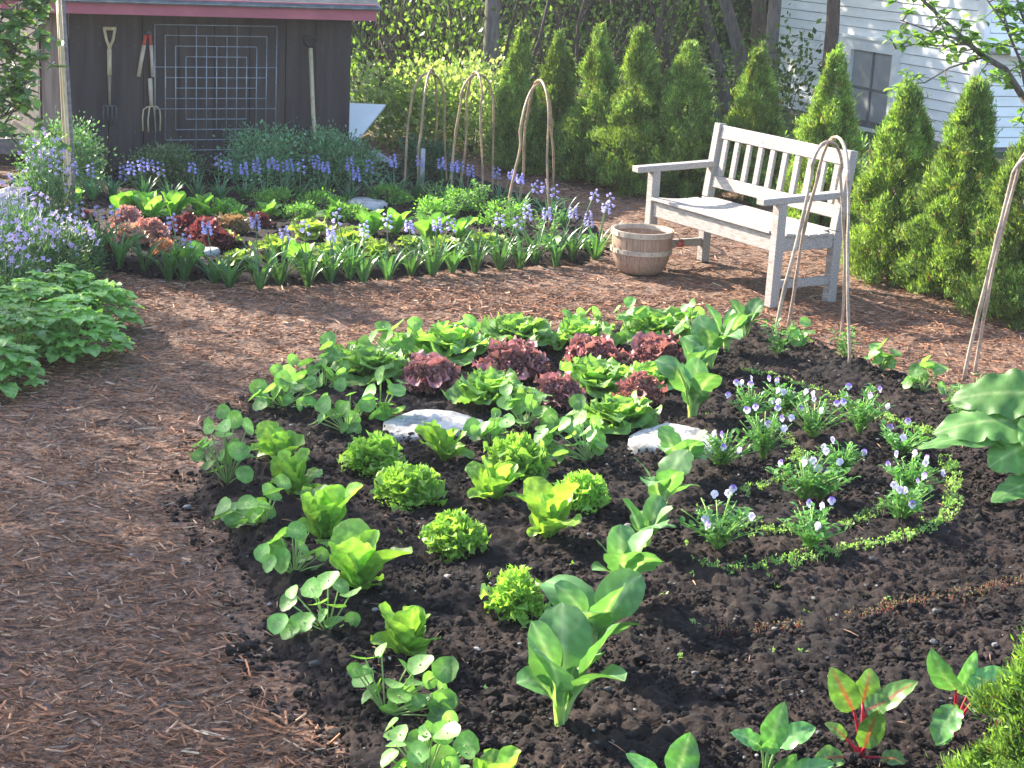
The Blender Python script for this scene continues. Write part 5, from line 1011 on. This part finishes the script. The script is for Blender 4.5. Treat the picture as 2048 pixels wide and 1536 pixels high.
for i, (bx_, by_, tx_, ty_, hw) in enumerate(th):
    b = G(bx_, by_); b[1] += .18; h_ = height(b, ty_); rm = hw / ppm(b); root = empty('thuja_tree', b, tn[i], 'conifer', 'thuja hedge'); rn = random.Random(i)
    m = thuja_mesh(2000 + i, h_, rm * (1.16 if i < 6 else 1.34), 17000, .046); o = m.build('crown', M['needle'], root)
    lean = ((tx_ - bx_) / ppm(b)) / h_ * .5; o.rotation_euler = (0, math.atan(lean), i)
    o.rotation_euler = (0, 0, 0)
    if rn.random() < .6:  # a second leader
        m = thuja_mesh(2100 + i, h_ * rn.uniform(.75, .86), rm * .6, 3500, .06); o2 = m.build('side_leader', M['needle'], root); o2.location = (rm * rn.uniform(.3, .5), rn.uniform(0, .15), 0)
    m = MB(); m.tube([(0, 0, -.02), (0, 0, h_ * .3), (.02, 0, h_ * .7)], [.03, .014, .004], 8); m.build('trunk', M['bark2'], root)
# foreground conifer, bottom right
fb_ = G(2062, 1760); h_ = height(fb_, 1200)
fg = empty('small_conifer', fb_, 'bright green feathery conifer in the near right corner', 'conifer'); m = thuja_mesh(2300, h_, 225 / ppm(fb_), 14000, .034); cc = [c * np.array([.9, 1.05, .9]) for c in m.C]; m.C = cc; m.build('crown', M['needle'], fg)
m = MB(); m.tube([(0, 0, -.02), (0, 0, h_ * .9)], [.02, .004], 8); m.build('trunk', M['bark2'], fg)

# lily like perennials behind the bench
def lily(px, py, top, Y, label, seed):
    rn = random.Random(seed); b = AT(px, py, Y); b[2] = 0; h_ = height(b, top); root = empty('lily_plant', b, label, 'lily', 'pale green lilies behind the bench'); 
    for s_ in range(3):
        x = rn.uniform(-.07, .07); y = rn.uniform(-.06, .06); hh = h_ * (1 if s_ == 0 else rn.uniform(.7, .95)); m = MB()
        m.tube([(x, y, 0), (x * 1.1, y, hh)], [.005, .003], 5, (.2, .32, .1))
        n = int(hh / .022)
        for k in range(n):
            z = hh * (.1 + .9 * k / n); L = .10 * (1.15 - .5 * k / n); leaf(m, (x, y, z), k * 2.4, L, .017, R(40 if k < n - 8 else 62), R(-15 if k < n - 8 else 20), P_strap, seg=4, cr=2, c=np.array((.20, .36, .09)) * rn.uniform(.85, 1.2), rng=rn)
        m.build('stem', M['leaf'], root)
for i, (x, y, tp, Y, lb) in enumerate([(1722, 420, 262, 13.0, 'pale green lily shoot rising behind the tall hoop trellis'), (1575, 400, 268, 13.4, 'small lily shoot behind the top rail of the bench'), (1872, 520, 300, 11.8, 'tall lily between the two large thujas'), (1910, 540, 322, 11.6, 'bushy lily beside the tall one, left of the right thuja'), (1990, 600, 300, 11.4, 'lily at the right edge among the thujas'), (1890, 560, 352, 11.9, 'shorter lily in front of the tall one')]):
    lily(x, y, tp, Y, lb, 2400 + i)

# ------------------------------------------------------------------ woodland behind
def crown(root, c, rx, rz_, n, size, cols, seed, name='crown', clump=26, mt='leaf'):
    rg_ = np.random.default_rng(seed); d = rg_.normal(size=(clump, 3)); d /= np.linalg.norm(d, axis=1)[:, None]; cen = d * rg_.uniform(.3, 1, (clump, 1)) * np.array([rx, rx, rz_])
    k = rg_.integers(0, clump, n); P = cen[k] + rg_.normal(size=(n, 3)) * np.array([rx, rx, rz_ * .7]) * .17 + np.asarray(c)
    N = rg_.normal(size=(n, 3)) + np.array([0, 0, .4]) + (P - np.asarray(c)) / max(rx, .1) * .5; cl = np.array(cols)[rg_.integers(0, len(cols), n)] * rg_.uniform(.7, 1.3, (n, 1))
    m = MB(); cloud(m, P, N, size * rg_.uniform(.6, 1.3, n), .6, cl, rg_); m.build(name, M[mt], root)
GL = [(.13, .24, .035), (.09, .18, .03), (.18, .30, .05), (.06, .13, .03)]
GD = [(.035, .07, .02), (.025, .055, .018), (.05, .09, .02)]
def tree(px, py, tx, ty, Y, wpx, label, seed, Ht=7, crx=2.0, crz=1.8, n=5000, mt='bark', bend=0, zc=None, cols=GL):
    b = AT(px, py, Y); b[2] = 0; rn = random.Random(seed); r_ = wpx / 2 / ppm(b); p1 = AT(tx, ty, Y) - b
    dirv = p1 / max(p1[2], .3); root = empty('woodland_tree', b, label, 'tree', 'trees at the edge of the wood'); m = MB(); zs = np.linspace(-.05, Ht, 22)
    pts = [(dirv[0] * z * (1 if z < 2.2 else 1) + bend * math.sin(z * 1.1) + .02 * math.sin(z * 3 + seed), .03 * math.sin(z * 2 + seed), z) for z in zs]
    m.tube(pts, [r_ * (1.25 - .15 * min(z, 1)) * (1 - .75 * max(z, 0) / Ht) + .01 for z in zs], 12); 
    for k in range(6):
        i = rn.randint(11, 19); p = np.array(pts[i]); a = rn.uniform(0, 6.28); e_ = p + np.array([math.cos(a) * crx * .7, math.sin(a) * crx * .7, rn.uniform(.3, 1.0)]); m.tube([p, (p + e_) / 2 + np.array([0, 0, .15]), e_], [r_ * .4, r_ * .25, .01], 6)
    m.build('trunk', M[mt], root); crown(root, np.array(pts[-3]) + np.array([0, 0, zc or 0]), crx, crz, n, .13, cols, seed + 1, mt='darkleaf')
TL = [(985, 330, 985, 60, 17.2, 27, 'grey trunked tree right of the hoop trellises, its bark sunlit', 0, 7, 'bark', 0), (770, 300, 765, 0, 21, 16, 'thin dark tree just right of the shed roof', 1, 6, 'bark2', 0), (800, 300, 792, 0, 22.5, 18, 'dark slim tree second right of the shed roof', 2, 6, 'bark2', 0),
      (1505, 280, 1440, 0, 18.5, 23, 'curved grey leaning trunk left of the house corner', 3, 6.5, 'bark', .06), (1450, 270, 1400, 0, 19.5, 15, 'thinner leaning trunk left of the curved one', 4, 6.5, 'bark', .05), (1520, 270, 1520, 0, 18.2, 26, 'straight brown trunk just left of the house corner', 5, 7, 'bark2', 0),
      (1540, 260, 1548, 0, 17.2, 24, 'dark trunk overlapping the house corner', 6, 7, 'bark', 0), (1650, 300, 1664, 0, 16.6, 25, 'straight dark trunk in front of the white siding', 7, 7, 'bark2', 0), (905, 300, 900, 0, 24, 14, 'slim tree deep in the wood behind the middle trellis', 8, 6, 'bark2', 0),
      (1130, 300, 1130, 0, 25, 40, 'broad shaded trunk behind the left thujas', 9, 8, 'bark2', 0), (1230, 300, 1235, 0, 24, 26, 'shaded trunk behind the fourth thuja', 10, 8, 'bark2', 0), (1330, 300, 1335, 0, 23, 30, 'shaded trunk behind the fifth thuja', 11, 8, 'bark2', 0), (1050, 300, 1042, 0, 26, 16, 'slim trunk behind the leftmost thuja', 12, 7, 'bark2', 0)]
for (px, py, tx, ty, Y, wpx, lb, sd, Ht, mt, bd) in TL: tree(px, py, tx, ty, Y, wpx, lb, 3000 + sd, 5.4, 1.1 if sd == 0 else 2.1, 1.0 if sd == 0 else 1.3, 900 if sd == 0 else 4200, mt, bd, zc=-.5)

# understorey shrubs
US = [(730, 330, 150, 17.5, 1.5, 1.6, 'L', 'sunlit shrub behind the white sheet'), (780, 330, 60, 19, 2.2, 2.4, 'D', 'tangled shaded shrub beside the shed roof'), (850, 330, 90, 20, 2.2, 2.6, 'M', 'leafy shrub high behind the leftmost trellis'), (905, 330, 90, 17.6, 1.3, 1.5, 'L', 'bright leaved sapling behind the middle trellis'),
      (815, 345, 215, 15.6, 1.2, .75, 'W', 'pale leaved bush right of the white sheet'), (880, 345, 205, 15.4, 1.2, .85, 'W', 'pale leaved bush behind the leftmost trellis'), (945, 350, 200, 15.2, 1.0, .9, 'W', 'pale leaved bush behind the middle trellis'), (960, 320, 30, 18.5, 1.6, 2.2, 'L', 'yellow green young maple above the grey trunk'),
      (1080, 320, 60, 20, 2.0, 1.9, 'M', 'shrub behind the first two thujas'), (1190, 320, 60, 19.5, 2.0, 1.7, 'L', 'light green maple sapling behind the third thuja'), (1290, 320, 70, 19, 2.0, 1.7, 'L', 'light green shrub behind the fourth thuja'), (1390, 320, 90, 20, 2.0, 1.6, 'M', 'shrub behind the fifth thuja'), (1450, 320, 100, 21, 2.2, 1.8, 'D', 'dark shrub behind the leaning trunks'),
      (1560, 330, 70, 17.0, .9, 1.5, 'M', 'maple sapling with drooping leaves at the house corner'), (30, 320, 200, 18, 1.6, 1.2, 'L', 'bright bush beyond the plank rail at far left'), (1000, 320, 120, 22, 2.4, 2.2, 'D', 'dark thicket deep behind the trellises')]
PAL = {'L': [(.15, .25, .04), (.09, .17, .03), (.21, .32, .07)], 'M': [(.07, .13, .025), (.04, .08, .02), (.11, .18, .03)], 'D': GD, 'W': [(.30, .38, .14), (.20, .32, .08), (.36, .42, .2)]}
for i, (px, py, tp, Y, w_, h_, k, lb) in enumerate(US):
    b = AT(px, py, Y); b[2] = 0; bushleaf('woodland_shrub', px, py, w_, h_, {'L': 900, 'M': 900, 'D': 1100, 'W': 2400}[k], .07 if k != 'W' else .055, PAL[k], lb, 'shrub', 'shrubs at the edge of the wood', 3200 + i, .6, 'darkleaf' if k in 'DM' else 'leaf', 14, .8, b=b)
# far wood as one mass
rg_ = np.random.default_rng(77); n = 46000; a = rg_.uniform(-.75, .75, n); Yd = rg_.uniform(23, 33, n); P = np.stack([np.tan(a) * Yd, Yd, rg_.uniform(0, 1, n) ** 1.2 * 6.0], 1)
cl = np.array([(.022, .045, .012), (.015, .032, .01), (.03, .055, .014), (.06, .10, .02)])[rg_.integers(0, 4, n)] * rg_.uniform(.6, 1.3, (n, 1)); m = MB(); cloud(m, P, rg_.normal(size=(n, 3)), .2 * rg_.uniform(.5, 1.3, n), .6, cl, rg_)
tw_ = random.Random(6)
for k in range(160):
    x = tw_.uniform(-15, 15); y = tw_.uniform(20, 32); z = tw_.uniform(0, 3); q = np.array([tw_.uniform(-1, 1), 0, tw_.uniform(.4, 1.6)]); m.tube([(x, y, z), np.array([x, y, z]) + q * .6 + np.array([.1, 0, 0]), np.array([x, y, z]) + q * 1.4], [.03, .02, .008], 5, (.06, .05, .04))
for k in range(170):
    x = tw_.uniform(-3.2, 1.6); y = tw_.uniform(17.5, 22); z = tw_.uniform(0, .5); q = np.array([tw_.uniform(-.7, .7), tw_.uniform(-.3, .3), tw_.uniform(.5, 1.8)]); r_ = tw_.uniform(.008, .03); m.tube([(x, y, z), np.array([x, y, z]) + q * .5 + np.array([tw_.uniform(-.12, .12), 0, 0]), np.array([x, y, z]) + q], [r_, r_ * .7, .004], 5, (.09, .075, .06))
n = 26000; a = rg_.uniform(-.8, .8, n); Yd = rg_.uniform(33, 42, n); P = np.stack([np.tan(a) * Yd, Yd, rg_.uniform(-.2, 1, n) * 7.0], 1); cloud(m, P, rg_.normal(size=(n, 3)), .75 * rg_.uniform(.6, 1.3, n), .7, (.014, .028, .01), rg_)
tag(m.build('far_wood', M['darkleaf']), 'dense shaded wood filling the background beyond the garden', 'wood', kind='stuff')

# apple tree branch at upper right and leafy tree at upper left
def leafy_branch(m, ml, pts, rn, nl, r0, size=.07, cols=((.16, .30, .06), (.22, .38, .10), (.12, .24, .05)), spread=.12, tw=14):
    P = np.array(pts); t_ = np.linspace(0, 1, len(P)); m.tube(P, np.linspace(r0, r0 * .35, len(P)), 8)
    for k in range(tw):
        q = rn.uniform(.05, 1); p = np.array([np.interp(q, t_, P[:, i]) for i in range(3)]); e_ = p + np.array([rn.uniform(-1, 1), rn.uniform(-.6, .6), rn.uniform(-.7, .8)]) * spread * 2.2; m.tube([p, (p + e_) / 2 + np.array([0, 0, .01]), e_], [.006, .004, .002], 5)
        for j in range(nl):
            u = rn.uniform(.3, 1.05); s_ = p + (e_ - p) * u; L = size * rn.uniform(.6, 1.15); leaf(ml, s_, rn.uniform(0, 6.28), L, L * .62, R(rn.uniform(-50, 50)), R(rn.uniform(-70, 20)), P_oval, cup=.3, seg=5, cr=2, c=np.array(rn.choice(cols)) * rn.uniform(.8, 1.2), rng=rn, tw=rn.uniform(-.6, .6))
ab = AT(2230, 500, 11.2); ab[2] = 0; at_ = empty('apple_tree', ab, 'apple tree reaching in from the upper right with a bare grey branch and fresh leaves', 'tree'); rn = random.Random(31); m = MB(); ml = MB()
def ap(px, py, dy=0): return AT(px, py, 11.2 + dy) - ab
m.tube([(0, 0, 0), ap(2180, 380), ap(2110, 280), ap(2044, 191)], [.07, .06, .045, .026], 10)
leafy_branch(m, ml, [ap(2044, 191), ap(2011, 139), ap(1962, 109), ap(1912, 64), ap(1845, 0), ap(1800, -50)], rn, 7, .024, .075, tw=12)
leafy_branch(m, ml, [ap(1980, 118), ap(1920, 80, -.1), ap(1860, 62, -.2), ap(1800, 40, -.3)], rn, 9, .010, .075, tw=12, spread=.09)
leafy_branch(m, ml, [ap(1975, 112), ap(1900, 135), ap(1850, 165), ap(1800, 170)], rn, 8, .008, .07, tw=9, spread=.07)
leafy_branch(m, ml, [ap(1935, 85), ap(1880, 92), ap(1830, 88), ap(1785, 100)], rn, 8, .007, .07, tw=8, spread=.07)
leafy_branch(m, ml, [ap(2060, 220), ap(2040, 120, -.3), ap(2010, 50, -.3), ap(1960, -20, -.3)], rn, 11, .012, .08, tw=18, spread=.12)
leafy_branch(m, ml, [ap(2100, 240), ap(2070, 100, -.2), ap(2040, 20, -.2), ap(2020, -60, -.2)], rn, 11, .012, .08, tw=16, spread=.13)
m.build('trunk', M['bark'], at_); ml.build('leaves', M['leaf'], at_)
lb_ = AT(-160, 520, 10.2); lb_[2] = 0; lt_ = empty('leafy_tree', lb_, 'leafy small tree at the upper left with glossy leaves over the shed corner', 'tree'); rn = random.Random(33); m = MB(); ml = MB()
def lp(px, py, dy=0): return AT(px, py, 10.2 + dy) - lb_
m.tube([(0, 0, 0), lp(-120, 250), lp(-80, 60), lp(-60, -80)], [.05, .04, .03, .02], 10); LC = ((.11, .21, .07), (.19, .33, .07), (.08, .16, .06))
for q in ([lp(-110, 220), lp(-40, 140), lp(20, 60), lp(60, 20)], [lp(-110, 240), lp(-30, 200), lp(30, 170), lp(70, 160)], [lp(-100, 120), lp(-20, 60), lp(30, 10), lp(80, -20)], [lp(-115, 260), lp(-40, 250), lp(20, 225), lp(55, 215)], [lp(-90, 60), lp(-20, 0), lp(20, -40), lp(60, -90)], [lp(-115, 260), lp(-60, 180), lp(0, 110), lp(40, 100)]):
    leafy_branch(m, ml, q, rn, 12, .012, .08, LC, .14, 20)
m.build('trunk', M['bark'], lt_); ml.build('leaves', M['gloss'], lt_)

# shade trees standing outside the frame on the sunny side
def shade_tree(x, y, zc, rx, rz_, n, label, seed, size=.16):
    root = empty('shade_tree', (x, y, 0), label, 'tree', 'tall trees left of the garden'); m = MB(); m.tube([(0, 0, -.05), (.1, 0, zc * .5), (0, .1, zc)], [.16, .13, .07], 12)
    for k in range(6): a = k * 1.05; m.tube([(0, .05, zc - rz_), (math.cos(a) * rx * .6, math.sin(a) * rx * .6, zc + .2)], [.05, .015], 6)
    m.build('trunk', M['bark'], root); crown(root, (0, 0, zc), rx, rz_, n, size, GL, seed)
def shadecast(gx, gy, dist): return gx + SUN[0] / SUN[2] * dist, gy + SUN[1] / SUN[2] * dist   # where a crown at height dist must stand to shade (gx, gy)
for i, (gx, gy, zc, rx, rz_, n, lb) in enumerate([(-1.9, 6.4, 4.6, 1.6, 1.0, 2300, 'broad tree left of the picture whose shade falls on the path'), (-1.5, 4.5, 5.0, 1.3, .9, 1600, 'second tree left of the picture shading the near path')]):
    x, y = shadecast(gx, gy, zc); shade_tree(x, y, zc, rx, rz_, n, lb, 4000 + i)
hz = MB(); hz.box((0, 150, 4), (820, 940, 12)); hm, t = newmat('glare_haze'); pv = N_(t, 'ShaderNodeVolumePrincipled'); pv.inputs['Color'].default_value = (.95, .96, 1, 1); pv.inputs['Density'].default_value = .0010; pv.inputs['Anisotropy'].default_value = .35  # added volume, stands in for veiling glare of the lens
o = N_(t, 'ShaderNodeOutputMaterial'); t.links.new(pv.outputs[0], o.inputs['Volume']); o = hz.build('glare_haze', hm, None, False); tag(o, 'thin added veil of air imitating lens glare over the garden', 'glare_haze', kind='stuff')
print('objects', len(bpy.data.objects))
